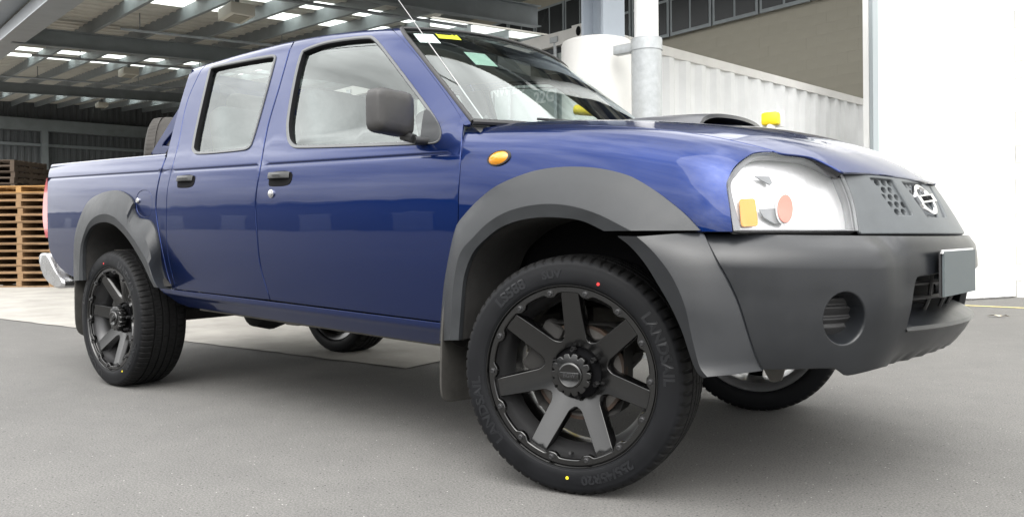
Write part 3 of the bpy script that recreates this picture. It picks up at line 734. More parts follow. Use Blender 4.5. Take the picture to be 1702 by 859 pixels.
_sec = {
 -.60: [(.806, .47), (.834, .62), (.845, .80), (.844, .92), (.833, 1.02), (.812, 1.095), (.772, 1.145), (.70, 1.172), (.40, 1.20), (0, 1.212)],
 -.30: [(.806, .47), (.834, .62), (.845, .80), (.844, .92), (.832, 1.015), (.808, 1.088), (.766, 1.138), (.695, 1.165), (.40, 1.196), (0, 1.208)],
 .0: [(.804, .47), (.832, .62), (.843, .80), (.841, .91), (.826, 1.0), (.798, 1.075), (.752, 1.125), (.68, 1.152), (.40, 1.184), (0, 1.198)],
 .3: [(.79, .47), (.818, .62), (.828, .79), (.824, .88), (.806, .965), (.774, 1.04), (.722, 1.092), (.65, 1.12), (.38, 1.158), (0, 1.175)],
 .5: [(.765, .47), (.792, .62), (.804, .78), (.797, .86), (.776, .935), (.742, 1.0), (.69, 1.05), (.62, 1.08), (.36, 1.125), (0, 1.143)],
 .65: [(.70, .47), (.72, .62), (.73, .77), (.712, .84), (.68, .90), (.64, .95), (.585, .998), (.515, 1.032), (.31, 1.078), (0, 1.098)],
 .78: [(.60, .47), (.61, .60), (.61, .74), (.59, .80), (.56, .85), (.51, .895), (.455, .932), (.39, .962), (.24, 1.012), (0, 1.036)],
 .90: [(.48, .44), (.48, .56), (.48, .68), (.46, .73), (.43, .77), (.39, .81), (.345, .845), (.29, .872), (.17, .922), (0, .944)]}
_kx = sorted(_sec); _s0 = np.array(_sec[.0]); _kt = np.r_[0, np.cumsum(np.linalg.norm(np.diff(_s0, axis=0), axis=1))]; TC = _kt[-1]
_kt2 = np.r_[_kt, 2 * TC - _kt[-2]]
_fy = [[hermite(_kt2, [q[0] for q in _sec[k]] + [-_sec[k][-2][0]]), hermite(_kt2, [q[1] for q in _sec[k]] + [_sec[k][-2][1]])] for k in _kx]
_hx = {}
def FRT(x, t):
    s = 1.0
    if t > TC: t = 2 * TC - t; s = -1.0
    i = 0
    while i < len(_kx) - 2 and x > _kx[i + 1]: i += 1
    idx = [max(i - 1, 0), i, i + 1, min(i + 2, len(_kx) - 1)]
    ys = [(_fy[k][0](t), _fy[k][1](t)) for k in idx]; xs = [_kx[k] for k in idx]
    h = xs[2] - xs[1]; u = (x - xs[1]) / h
    out = []
    for c in (0, 1):
        y0, y1, y2, y3 = [q[c] for q in ys]
        d1 = (y2 - y1) / h; d0 = (y1 - y0) / (xs[1] - xs[0]) if idx[0] != idx[1] else d1; d2 = (y3 - y2) / (xs[3] - xs[2]) if idx[3] != idx[2] else d1
        m1 = (d0 + d1) / 2; m2 = (d1 + d2) / 2
        out.append((2 * u ** 3 - 3 * u * u + 1) * y1 + (u ** 3 - 2 * u * u + u) * h * m1 + (-2 * u ** 3 + 3 * u * u) * y2 + (u ** 3 - u * u) * h * m2)
    return np.array([x, -out[0] * s, out[1] - RK * x])
_pl = hermite([-.15, 0, .15, .30, .45, .55, .65, .74, .80, .835], [.924, .944, .924, .863, .765, .705, .645, .585, .535, .44])
def NOSE(y, z):
    k = z - .795
    q = min(1.0, abs(y) / .42); q = q * q * (3 - 2 * q)
    return np.array([_pl(abs(y)) - (.5 - .2 * q) * k - (.8 - .5 * q) * k * abs(k), y, z])
# bumper plan curve, from the centre outwards
_bp = np.array([(.978, 0), (.972, .10), (.955, .22), (.925, .34), (.885, .44), (.825, .55), (.745, .66), (.655, .745), (.54, .82), (.42, .865), (.30, .89), (.15, .90)])
_bd = np.r_[0, np.cumsum(np.linalg.norm(np.diff(_bp, axis=0), axis=1))]; _bx = hermite(np.r_[-_bd[1], _bd], np.r_[_bp[1, 0], _bp[:, 0]]); _by = hermite(np.r_[-_bd[1], _bd], np.r_[-_bp[1, 1], _bp[:, 1]]); SB = _bd[-1]
_bi = hermite([.30, .34, .38, .42, .48, .56, .64, .70, .73, .75, .765, .78, .795, .82], [.10, .07, .042, .022, .006, .0, .0, .0, .002, .009, .019, .033, .052, .09])
_bc = hermite([.36, .40, .44, .48, .52, .56, .60, .66, .74, .77, .79, .81], [.18, .13, .085, .05, .025, .008, .0, .0, .0, .004, .012, .03])
def BUMP(s, h):
    a = abs(s); sg = -1.0 if s >= 0 else 1.0
    p = np.array([_bx(a), _by(a)]); e = 1e-3; t = np.array([_bx(a + e) - _bx(a - e), _by(a + e) - _by(a - e)]); t /= np.linalg.norm(t)
    n = np.array([t[1], -t[0]])
    i = _bi(h)
    # centre section stands a little proud, its edge reads as a vertical crease
    kk = max(0.0, min(1.0, (h - .50) / .14)); kk = kk * kk * (3 - 2 * kk); w_ = 1 / (1 + math.exp((a - .47) / (.036 - .026 * kk)))
    i = i * (1 - w_) + _bc(h) * w_ - .016 * kk * (1 - w_) * math.exp(-((a - .56) / .07) ** 2)
    p = p - n * i
    return np.array([p[0], sg * p[1], h - RK * p[0]])
def inset(pts, k): return pts

# ---- doors, pillars, sills (traced on the side surface)
def CABT(x, t):
    # for sighting only: the side carried on straight past the roof edge
    if t <= 1.605: return CAB(x, t)
    P = CAB(x, 1.605); return P + (P - CAB(x, 1.595)) / .01 * (t - 1.605)
def tr(pts, g0): return trace(CABT, pts, g0)
gapR = [(275.6, 258.6), (268.7, 278), (262.6, 302), (258.6, 326), (258.2, 352), (261.5, 376), (267.5, 410), (276, 450), (285.5, 481)]
gapC = [(278.0, 259.2), (270.9, 278), (264.8, 302), (261.0, 326), (260.6, 352), (263.8, 376), (269.8, 410), (278.2, 450), (287.6, 481)]
TL = 1.644
VL = (1.043, 1.050, 1.0545, 1.058, 1.062, 1.066, 1.0695, 1.074, 1.081, 1.58, 1.60, 1.612, 1.622, 1.632, 1.64)
# rear quarter / C pillar of the cab
cpl = spline(gapC[::-1], 4) + [(277.5, 259)] + spline([(279, 252), (284, 232), (293, 197), (306, 151), (317.5, 116), (323, 107.5), (331, 103)], 3) + [(341.6, 100.5)] + spline([(341.6, 100.5), (311, 167.5), (296.8, 236), (287.4, 272), (278.6, 310), (276.4, 340), (276.4, 400), (281.5, 440), (291.8, 479.5)], 4)[1:]
cq = tr(cpl, (-2.5, .6)); cq = [(u, min(t, TL)) for u, t in cq]
p = panel('rear_quarter', CAB, cq, [], 'blue_paint', truck, .05, vl=VL); mir_tree(p)
# rear door
topR = [(343.0, 100.3), (384, 88.5), (430, 78), (484.4, 68)]
rdr = [(343.0, 100.3)] + [(384, 88.5), (430, 78)] + spline([(484.4, 68), (463, 145), (444.2, 209), (432.0, 276), (423.6, 332), (426.0, 388), (432.0, 443.6), (447.8, 497.6)], 5) + [(447.8, 497.6), (293.4, 480.2)] + spline([(292.8, 479), (282.6, 440), (277.5, 400), (277.5, 340), (279.7, 310), (288.5, 272), (298, 236), (312.2, 167.5), (343.0, 100.3)], 4)[1:-1]
rdq = tr(rdr, (-2.4, 1.55)); rdq = [(u, min(t, TL)) for u, t in rdq]
rwin = chaikin([(350, 112.5), (362, 108.5), (452, 91.5), (458.5, 92.5), (459, 99), (421, 236), (414, 247.5), (402, 251), (329, 257.6), (321, 254), (319, 243), (346, 124)], 2)
rwq = tr(rwin, (-2.2, 1.5))
def seal_pair(outer_px, k_in):
    c = np.mean(np.array(outer_px), 0); return outer_px
rd_o = panel('rear_door', CAB, rdq, [rwq], 'blue_paint', truck, .05, vl=VL)
fdr = [(487.0, 67.4), (520, 60), (560, 53), (600, 47.5), (628, 45.0), (648, 45.5)] + spline([(648, 45.5), (690, 91), (735, 150), (762, 190), (769, 206)], 4)[1:] + spline([(769, 206), (765.0, 250), (763.3, 280), (760.8, 320), (759.2, 376), (752, 425), (743, 480), (738, 534.5)], 4)[1:] + [(450.0, 498.0)] + spline([(449.8, 497.8), (434.4, 443.6), (428.4, 388), (426.0, 332), (434.4, 276), (446.8, 209), (465.4, 145), (487.0, 67.4)], 5)[1:-1]
fdq = tr(fdr, (-1.65, 1.6)); fdq = [(u, min(t, TL)) for u, t in fdq]
fwin = chaikin([(498, 88), (512, 79.5), (548, 67.5), (612, 60.0), (624, 62.5), (652, 98), (711, 176), (729.5, 205), (734.5, 222), (729, 237), (714, 240), (500, 247.2), (484, 245), (477, 229), (477, 195)], 2)
fwq = tr(fwin, (-1.5, 1.5))
fd_o = panel('front_door', CAB, fdq, [fwq], 'blue_paint', truck, .05, vl=VL)
apl = [(648.8, 45.0), (661, 46.5)] + spline([(661, 46.5), (703, 99), (745, 153), (783, 204.5)], 4)[1:] + [(776, 207.5), (771, 207.5), (769.8, 205)] + spline([(769.8, 205), (763, 189), (736, 149), (691, 90), (648.8, 45.0)], 4)[1:-1]
apq = [(u, min(t, TL + .003)) for u, t in tr(apl, (-1.0, 1.6))]
p = panel('windscreen_pillar', CAB, apq, [], 'blue_paint', truck, .05); mir_tree(p)
# inner shell of the cab side, behind the shut lines, pierced by the window openings
def shrink(q, k):
    c = np.mean(np.array(q), 0); return [tuple(c + (np.array(p_) - c) * k) for p_ in q]
xs_ = [q[0] for q in fdq]
shell = [(-2.60, .49), (-.56, .49), (-.50, 1.17)] + [q for q in apq[1:14]][::-1][-12:] + [(-1.0, 1.585), (-2.30, 1.585), (-2.47, 1.30), (-2.58, 1.1)]
shell = [(-2.60, .49), (-.56, .49), (-.53, 1.10), (-.60, 1.20), (-.97, 1.575), (-2.30, 1.585), (-2.47, 1.30), (-2.58, 1.1)]
p = panel('cab_shell', CAB, shell, [shrink(rwq, 1.05), shrink(fwq, 1.04)], 'body_dark', truck, .08, off=-.014, edge=True, depth=.03); mir_tree(p)

def window(door, wq, xg):
    # rubber seal: a raised band round the opening, then the pane set back
    k = len(wq); c = np.mean(np.array(wq), 0)
    a = np.array(wq)
    nrm = []
    ar = area(wq)
    rows = [[] for _ in range(7)]
    for i in range(k):
        t2 = a[(i + 1) % k] - a[i - 1]; o2 = np.array([t2[1], -t2[0]]); o2 = o2 / np.linalg.norm(o2) * (1 if ar > 0 else -1)
        for r_, (dd, off) in enumerate(((.002, -.004), (.001, .0045), (-.009, .005), (-.0125, .001), (-.0125, .0005), (-.0145, -.004), (-.016, -.022))):
            q = a[i] + o2 * dd; P = CAB(*q); e = 2e-4; n = np.cross(CAB(q[0] + e, q[1]) - P, CAB(q[0], q[1] + e) - P); n /= np.linalg.norm(n); n = n if n[1] < 0 else -n
            rows[r_].append(P + n * off)
    s = grid('window_seal', rows[:4], 'seal', door, 40, close=True, flip=(ar > 0)); recalc(s); recalc(grid('glass_run', rows[4:], 'body_dark', door, 40, close=True, flip=(ar > 0)))
    gq = [tuple(a[i] + (lambda t2: np.array([t2[1], -t2[0]]) / np.linalg.norm(t2) * (1 if ar > 0 else -1))(a[(i + 1) % k] - a[i - 1]) * -.015) for i in range(k)]
    panel('window_pane', CAB, gq, [], 'side_glass', door, .06, off=-.016, edge=False)
window(rd_o, rwq, -1.9); window(fd_o, fwq, -1.1)

def handle(door, px0, py0, px1, py1, g0, lock=None):
    (u0, t0), (u1, t1) = tr([(px0, py1), (px1, py0)], g0)
    ua, ub = min(u0, u1), max(u0, u1); ta, tb = min(t0, t1), max(t0, t1); hgt = tb - ta
    # recess cup: dark dish let into the skin
    cup = chaikin([(ua, ta + hgt * .12), (ua + .012, ta), (ub - .03, ta), (ub, ta + hgt * .3), (ub, tb), (ua + .01, tb), (ua, tb - .02)], 2)
    panel('handle_cup', CAB, cup, [], 'body_dark', door, .02, off=.0022, edge=True, depth=.004)
    rows = []
    for i in range(9):
        v = i / 8; x = ua - .004 + (ub - ua - .008) * v; bow = math.sin(math.pi * min(max((v - .0) / 1, 0), 1)) ** .5
        rows.append([CAB(x, tb - .003 - hgt * .0) + np.array([0, -.003, 0]), CAB(x, tb - .004) + np.array([0, -.006 - .012 * bow, .001]), CAB(x, tb - hgt * .22) + np.array([0, -.008 - .016 * bow, 0]), CAB(x, tb - hgt * .46) + np.array([0, -.007 - .013 * bow, 0]), CAB(x, tb - hgt * .5) + np.array([0, -.003 - .002 * bow, 0])])
    recalc(grid('door_handle', rows, 'handle_plastic', door, 40))
    if lock:
        (lu, lt), = tr([lock], g0); P = CAB(lu, lt)
        lathe('door_lock', [(-.012, .0), (-.012, .009), (-.010, .0135), (-.006, .0145), (-.005, .018), (.002, .018)], 'chrome_soft', door, 20, 'y', ctr=tuple(P)); recalc(door.children[-1])
handle(rd_o, 294.5, 290.5, 325, 312.5, (-2.35, 1.0)); handle(fd_o, 446.5, 284, 486.5, 310, (-1.6, 1.0), (451.5, 322))
mir_tree(rd_o); mir_tree(fd_o)

# ---- front wings
(xh, th_), = trace(FRT, [(1283, 253.5)], (.45, _kt[6]))
tsh = _kt[7] - .05
lamp_l = spline([(1283, 251.8), (1262, 252), (1245.5, 257), (1222.5, 274.5), (1210.6, 296), (1208.6, 315), (1212.4, 345), (1217.2, 384.6)], 4)
fl = trace(FRT, lamp_l, (.5, _kt[6]))
arch = spline([(1160, 384.5), (1130, 362), (1095, 338), (1040, 316), (960, 302), (900, 306), (840, 328), (800, 358), (779, 395), (768, 430), (760, 480), (756, 534)], 4)
fa = trace(FRT, arch, (.45, _kt[2]))
fb = trace(FRT, spline([(740.4, 534.5), (745.4, 480), (754.4, 425), (761.6, 376), (763.2, 320), (765.7, 280), (767.4, 250)], 4), (-.5, _kt[0]))
xg = fb[-1][0]
wing = [(fl[0][0], tsh)] + fl + fa + fb + [(xg - .02, _kt[5]), (xg - .035, _kt[6]), (xg - .04, tsh)]
p = panel('front_wing', FRT, wing, [], 'blue_paint', truck, .045, vl=[]); wing_o = p
# side repeater
(ru, rt), = trace(FRT, [(829.5, 262.5)], (-.25, _kt[4])); P = FRT(ru, rt)
rows = []
for (k_, off) in ((1.22, .0), (1.16, .005), (1.0, .006), (.98, .004)):
    rows.append([FRT(ru + .040 * k_ * math.cos(a), rt + .0235 * k_ * math.sin(a) + .006 * math.cos(a)) + np.array([0, -off, 0]) for a in np.linspace(0, 2 * math.pi, 28, endpoint=False)])
s_ = recalc(grid('side_repeater', rows, 'rubber_black', wing_o, 40, close=True))
rows = []
for k_ in (1.0, .9, .7, .4, .02):
    rows.append([FRT(ru + .040 * k_ * math.cos(a), rt + .0235 * k_ * math.sin(a) + .006 * k_ * math.cos(a)) + np.array([0, -.004 - .012 * (1 - k_ ** 2), 0]) for a in np.linspace(0, 2 * math.pi, 28, endpoint=False)])
recalc(grid('repeater_lens', rows, 'amber', wing_o, 40, close=True))
mir_tree(p)

# ---- bonnet
ble = trace(FRT, spline([(1286, 253.5), (1330, 257.2), (1356, 263), (1380, 274), (1402, 286.2)], 4), (.5, tsh))
def FRTc(u, v): return FRT(u, v)
ble2 = trace(FRT, [(1430, 286.8), (1460, 289.3), (1486, 292.3), (1505, 295), (1520, 297.7)], (.72, _kt[8]))
xc = ble2[-1][0] + .019
half = [(xg - .045, tsh + .006), (ble[0][0] - .0, tsh + .006)] + [(u, max(t, tsh + .004)) for u, t in ble] + ble2 + [(xc - .007, TC - .165), (xc - .0018, TC - .08)]
cow = [(xg - .05 - .10 * (1 - (1 - k) ** 2), tsh + .006 + (TC - tsh) * k) for k in np.linspace(.98, .1, 9)]
full = half + [(xc, TC)] + [(u, 2 * TC - t) for u, t in half[::-1]] + [(u, 2 * TC - t) for u, t in cow[::-1]] + cow
full = half + [(xc, TC)] + [(u, 2 * TC - t) for u, t in half[::-1]] + [(u, 2 * TC - t) for u, t in cow[::-1]] + cow
bon = panel('bonnet', FRT, full, [], 'blue_paint', truck, .05, facing=(0, 0, 1), depth=.007, rnd_e=.0025)
# scoop
def BZ(x, y):
    # height of the bonnet at (x, y)
    lo, hi = tsh - .2, TC
    for _ in range(30):
        m_ = (lo + hi) / 2
        if -FRT(x, m_)[1] > abs(y): lo = m_
        else: hi = m_
    return FRT(x, lo)[2]
rows = []; sx = np.linspace(-.42, .20, 13)
sw = .29
for i, x in enumerate(sx):
    k_ = i / 12; hh = .006 + .038 * (1 - (1 - k_) ** 1.7); ww = sw * (.86 + .14 * k_)
    row = []
    for s in np.linspace(-1, 1, 25):
        pr = (1 - abs(s) ** 8) ** .7 * (1 - .12 * s * s); y = s * ww
        row.append((x + .035 * (1 - s * s) * k_, y, BZ(x, y) - .004 + hh * pr))
    rows.append(row)
inner = [[(p_[0] - .002, p_[1] * .95, min(p_[2] - .012, p_[2]) if abs(j - 12) < 11 else p_[2] - .012) for j, p_ in enumerate(rows[-1])]]
inner.append([(p_[0] - .16, p_[1] * .9, p_[2] - .012) for p_ in inner[0]])
scp = recalc(grid('bonnet_scoop', rows + inner, 'scoop_grey', bon, 30))
rows = [[(x, y, BZ(x, y) + .0035) for y in np.linspace(-.26, .26, 9)] for x in np.linspace(.05, .215, 4)]
grid('scoop_opening', rows, 'body_dark', scp)
vv = [(x, y, BZ(x, y)) for x, y in ((.1, -.22), (.1, .22))]
mesh('scoop_back', [(vv[0][0], vv[0][1], vv[0][2]), (vv[1][0], vv[1][1], vv[1][2]), (.1, .22, vv[1][2] + .022), (.1, -.22, vv[0][2] + .022)], [(0, 1, 2, 3)], 'body_dark', scp)

# ---- windscreen, roof, back of the cab
edgeq = trace(CABT, spline([(663, 48.5), (703, 99.5), (745, 153.5), (784, 204)], 5), (-1.0, 1.6)); E3 = [CAB(u, min(t, TL + .004)) for u, t in edgeq]
NV = len(E3); Wrows = []
for i, P in enumerate(E3):
    v = i / (NV - 1); b = .13 + .07 * v; row = []
    for s in np.linspace(-1, 1, 33):
        row.append((P[0] + b * (1 - abs(s) ** 2.4), P[1] * -s * -1 if False else P[1] * (-s) * -1, P[2] + .028 * (1 - v) * (1 - s * s)))
    Wrows.append([(p_[0], -p_[1] if False else p_[1], p_[2]) for p_ in row])
# s=-1 is the near (right-hand) side
Wrows = [[(q[0], (-1 if True else 1) * q[1] * -1, q[2]) for q in r] for r in Wrows]
wsn = grid('windscreen', Wrows, 'wind_glass', truck, 60); recalc(wsn)
def strip(name, pts, wdt, hgt, m, parent): return tube(name, pts, wdt, m, parent, 8)
nearE = [np.array(r[0]) for r in Wrows]; farE = [np.array(r[-1]) for r in Wrows]; topE = [np.array(q) for q in Wrows[0]]; botE = [np.array(q) for q in Wrows[-1]]
for e_ in (nearE, farE): tube('windscreen_trim', [p_ + np.array([.006, 0, .003]) for p_ in e_], .0085, 'black_plastic', wsn, 8)
tube('windscreen_trim', [p_ + np.array([0, 0, .004]) for p_ in topE], .007, 'black_plastic', wsn, 8); tube('windscreen_trim', [p_ + np.array([.004, 0, .002]) for p_ in botE], .012, 'black_plastic', wsn, 8)
# dark printed border along the windscreen edges
def Wp(i, s):
    f = (s + 1) / 2 * 32; j = min(int(f), 31); k_ = f - j; i0 = min(int(i), NV - 2); ki = i - i0
    A_ = np.array(Wrows[i0][j]) * (1 - k_) + np.array(Wrows[i0][j + 1]) * k_; B_ = np.array(Wrows[i0 + 1][j]) * (1 - k_) + np.array(Wrows[i0 + 1][j + 1]) * k_
    return A_ * (1 - ki) + B_ * ki
n_w = np.array([.7, 0, .7]) * .004
grid('border_band', [[Wp(i, s) - n_w for s in np.linspace(-1, 1, 40)] for i in (0, .5)], 'body_dark', wsn)
def wsticker(name, i0, i1, s0, s1, m): grid(name, [[Wp(i, s) - n_w for s in np.linspace(s0, s1, 5)] for i in np.linspace(i0, i1, 3)], m, wsn)
near = -1 if Wrows[0][0][1] < 0 else 1
wsticker('white_sticker', .55, 2.0, near * .93, near * .80, 'sticker_white'); wsticker('yellow_sticker', .35, 1.15, near * .78, near * .62, 'sticker_yellow'); wsticker('green_sticker', 3.2, 5.2, near * .70, near * .55, 'sticker_green')
# roof
rows = []; xr0 = -2.345
for i in range(15):
    u = i / 14; row = []
    for s in np.linspace(-1, 1, 41):
        P0 = Wrows[0][int(round((s + 1) / 2 * 32))]
        f = (s + 1) / 2 * 32; j = min(int(f), 31); xf = Wrows[0][j][0] * (1 - (f - j)) + Wrows[0][j + 1][0] * (f - j); xf += .004
        x = xr0 - .05 * (1 - s * s) + (xf - (xr0 - .05 * (1 - s * s))) * u
        pe = CAB(x, TL + .001); y = abs(pe[1]) * s * 1.0
        cr = .022 * (1 - abs(s) ** 5) ** (1 / 1.3) + .012 * (1 - s * s)
        fr = 1 - .62 * max(0, (u - .86) / .14) ** 2 - .35 * max(0, (.08 - u) / .08) ** 2
        row.append((x, y, pe[2] + cr * fr))
    rows.append(row)
roof = recalc(grid('roof', rows, 'blue_paint', truck, 50))
grid('headliner', [[(p_[0], p_[1] * .93, p_[2] - .045) for p_ in r] for r in rows[1:-1]], 'headliner', roof)
# back wall of the cab with its window
rear_l = [CAB(u, t) for u, t in cq if u < -2.36 and t > 1.12]; rear_l = sorted(rear_l, key=lambda q: q[2])
zr = np.linspace(1.12, 1.68, 12); pr_z = np.array([q[2] for q in rear_l]); pr_x = np.array([q[0] for q in rear_l]); o_ = np.argsort(pr_z)
rows = []
for z in zr:
    x = np.interp(z, pr_z[o_], pr_x[o_]); y = abs(CAB(x, min(z + RK * x, 1.6))[1]); rows.append([(x - .035 * (1 - s ** 4) - .0, y * s * .985, z) for s in np.linspace(-1, 1, 15)])
bwl = recalc(grid('cab_back', rows, 'blue_paint', truck, 50))
grid('rear_window', [[(p_[0] - .006, p_[1] * .72, p_[2]) for p_ in r] for r in rows[4:11]], 'side_glass', bwl)

# ---- tray
tt = 1.143
bed = [(86, 276.5), (120, 272.5), (180, 266.8), (230, 262.3), (275.6, 258.6)]
bedt = [(u, min(t, tt)) for u, t in tr(bed, (-3.8, 1.1))]; bedt[0] = (bedt[0][0], tt - .012)
bg_ = tr(spline(gapR, 4), (-2.6, 1.1)); bg_ = [(u, min(t, tt)) for u, t in bg_]
barch = tr(spline([(262, 478), (246, 446), (228, 410), (208, 380), (190, 364), (170, 360), (152, 370), (140, 395), (134, 430), (131, 462)], 4), (-2.75, .5))
brear = tr(spline([(125.5, 462), (110.5, 453.5), (96.5, 440), (84, 420), (80.3, 400), (79, 370), (78.6, 340), (79.2, 310), (80, 296), (82, 284), (86, 277)], 4), (-3.6, .55))
# fuel flap
ffl = chaikin([(227.3, 316), (253.2, 315.6), (252.8, 360), (236, 361.8), (225.2, 350)], 2); ffq = tr(ffl, (-2.85, .95))
bso = bedt + bg_[1:] + barch + brear[:-1]
bs = panel('tray_side', CAB, bso, [ffq], 'blue_paint', truck, .05, vl=VL)
ff = panel('fuel_flap', CAB, shrink(ffq, .950), [], 'blue_paint', bs, .05, depth=.01, off=-.001)
panel('flap_gap', CAB, shrink(ffq, 1.05), [], 'body_dark', bs, .08, off=-.010, edge=False)
(lu, lt), = tr([(229.5, 333.5)], (-2.85, .95)); lathe('fuel_lock', [(-.008, .0), (-.008, .011), (-.004, .014), (.002, .014)], 'chrome_soft', bs, 20, 'y', ctr=tuple(CAB(lu, lt))); recalc(bs.children[-1])
# rolled top rail of the tray side
rows = []
for x in np.linspace(bg_[0][0] - .004, bedt[0][0] - .015, 24):
    P = CAB(x, tt); rows.append([P + np.array([0, dy, dz]) for dy, dz in ((-.0005, -.003), (.002, .006), (.009, .013), (.02, .016), (.065, .016), (.075, .008), (.075, -.10))])
recalc(grid('tray_rail', rows, 'blue_paint', bs, 40))
mir_tree(bs)
box('tray_floor', -3.90, -2.62, -.73, .73, .70, .73, 'under_grey', truck); box('tray_front', -2.66, -2.625, -.74, .74, .72, 1.19, 'blue_paint', truck)
tg = box('tailgate', -3.955, -3.90, -.70, .70, .66, 1.235, 'blue_paint', truck, .012); box('tailgate_handle', -3.975, -3.955, -.1, .1, 1.02, 1.08, 'black_plastic', tg, .006)
# tail lamp: bulged red strip on the rear corner
tl = [onp(x, y, 1, -.80) for x, y in spline([(79.3, 297), (75.5, 318), (73.2, 345), (73.6, 370), (78, 395)], 5)]
rows = []
for P in tl:
    xb = -3.90; rows.append([(xb + .02, -.822, P[2]), (P[0] + .012, -.812, P[2]), (P[0], -.790, P[2]), (P[0] - .004, -.72, P[2]), (P[0] + .01, -.66, P[2]), (xb, -.65, P[2])])
tlo = recalc(grid('tail_light', rows, 'tail_red', truck, 40)); mir_tree(tlo)
# chrome rear bumper: side horn and bar
hp = [onp(x, y, 1, -.80) for x, y in chaikin([(64.5, 422), (75, 420), (82, 422.5), (96, 452), (108.5, 467), (108, 479), (93, 479), (77, 465), (69, 445)], 2)]
n_ = len(hp); vs = [p_ for p_ in hp] + [p_ + np.array([0, .03, 0]) for p_ in hp]; cen_ = np.mean(hp, 0)
vs = [cen_ + (p_ - cen_) * .9 + np.array([0, -.012, 0]) for p_ in hp] + [p_ for p_ in hp] + [p_ + np.array([-.0, .10, 0]) for p_ in hp]
fs = [tuple(range(n_))] + [(r_ * n_ + k, r_ * n_ + (k + 1) % n_, (r_ + 1) * n_ + (k + 1) % n_, (r_ + 1) * n_ + k) for r_ in (0, 1) for k in range(n_)]
rb = recalc(mesh('rear_bumper', vs, fs, 'chrome_soft', truck)); c2 = mirrored(rb); c2.name = 'bumper_horn'; c2.parent = rb; rb.data.name = 'rear_bumper'
zlo, zhi = min(q[2] for q in hp), max(q[2] for q in hp); xlo = min(q[0] for q in hp)
box('bumper_bar', xlo + .01, xlo + .16, -.72, .72, zhi - .14, zhi - .02, 'chrome_soft', rb, .03, 3)
# sports bar: blue side panel with a mesh window, cross tube
sbp = [onp(x, y, 1, -.60) for x, y in ((250, 256.5), (300, 176), (330, 176), (330, 252))]
sbh = [onp(x, y, 1, -.60) for x, y in chaikin([(268.5, 240), (286, 219), (310, 190), (312, 245), (271, 245)], 1)]
def flat(o3): return lambda u, v: np.array([u, -.60, v])
sb = panel('sports_bar', flat(0), [(q[0], q[2]) for q in sbp], [[(q[0], q[2]) for q in sbh]], 'blue_paint', truck, .06, depth=.05, rnd_e=.006)
panel('bar_mesh', flat(0), [(q[0], q[2]) for q in sbh], [], 'mesh_grey', sb, .06, off=-.02, edge=False)
mir_tree(sb)

# ---- sills
sil = [(-2.53, .472), (-2.47, .44), (-2.40, .405), (-2.32, .39), (-.62, .385), (-.52, .40), (-.50, .470)]
def SILL(x, t):
    P = CAB(x, t); P[1] -= .007 * math.exp(-((t - .452) / .016) ** 2); return P
p = panel('sill', SILL, sil, [], 'blue_paint', truck, .03, vl=(.43, .437, .444, .45, .456, .462), depth=.02); mir_tree(p)

# ---- wheel arch flares
def flare(name, surf, outer, ridge, inner, g0, yr, yi, m='flare', n=60, bulge=.006):
    o_uv = trace(surf, spline(outer, 5), g0); e = 2e-4; O = []; O2 = []
    for u, t in o_uv:
        P = surf(u, t); nn = np.cross(surf(u + e, t) - P, surf(u, t + e) - P); nn /= np.linalg.norm(nn); nn = nn if nn[1] < 0 else -nn
        O.append(P - nn * .004); O2.append(P + nn * .008)
    O = resample(O, n); O2 = resample(O2, n)
    Rg = resample([onp(x, y, 1, yr) for x, y in spline(ridge, 5)], n); In = resample([onp(x, y, 1, yi) for x, y in spline(inner, 5)], n)
    mid = (O2 + Rg) / 2; mid[:, 1] -= bulge; q1 = O2 * .93 + Rg * .07; q1[:, 1] -= .004
    r1 = Rg * .97 + O2 * .03; r2 = Rg * .96 + In * .04; r2[:, 1] -= 0
    ins = In.copy(); ins[:, 1] += .02; 
    rows = [O, O2, q1, mid, r1, r2, In, ins]
    lo = In.copy(); lo[:, 1] = -.60
    fo = recalc(grid(name, rows, m, truck, 28))
    ln = grid('arch_liner', [ins - np.array([0, .004, 0]), lo], 'under_dark', fo)
    fo.data.set_sharp_from_angle(angle=R(22)); mir_tree(fo); return fo, O2, Rg, In
ff_o = [(733, 565), (737, 510), (741, 470), (750, 420), (760, 378), (770, 362), (796, 334), (830, 308), (880, 288), (920, 280.2), (960, 278.6), (1000, 281.6), (1040, 291), (1060, 299.5), (1092, 319), (1120, 340), (1142, 358.5), (1165, 383)]
ff_r = [(747, 565), (750, 510), (754, 465), (764, 420), (786, 394), (810, 370), (840, 352), (876, 341.5), (916, 338), (956, 343), (996, 356), (1032, 374), (1050, 383.4)]
ff_i = [(762, 565), (766, 510), (771, 460), (786, 420), (808, 396), (832, 378), (864, 366), (900, 361), (936, 362), (970, 368), (1004, 384)]
flare('front_flare', FRT, ff_o, ff_r, ff_i, (-.5, _kt[0]), -.898, -.888)
rf_o = [(125.5, 466), (125.2, 440), (125.5, 410), (128, 386), (135, 362), (148, 336), (168, 322.5), (190, 317), (204, 318.5), (218, 327), (224, 338), (224.5, 351), (233, 362.5), (249, 365.5), (258, 376), (263, 392), (266.5, 410), (269, 440), (277.5, 466), (287, 480)]
rf_r = [(131, 466), (131.5, 440), (133.5, 410), (140, 386), (148, 369), (160, 358.5), (174, 355), (188, 359.5), (200, 369.5), (214, 386), (230, 409), (244, 434), (254, 463), (262, 478)]
rf_i = [(138, 466), (137, 440), (138, 412), (142, 394), (151, 378), (164, 370.3), (178, 369.6), (192, 376), (208, 392), (222, 412), (238, 440), (249, 464), (256, 477)]
flare('rear_flare', CAB, rf_o, rf_r, rf_i, (-3.6, .5), -.912, -.902, bulge=.012)

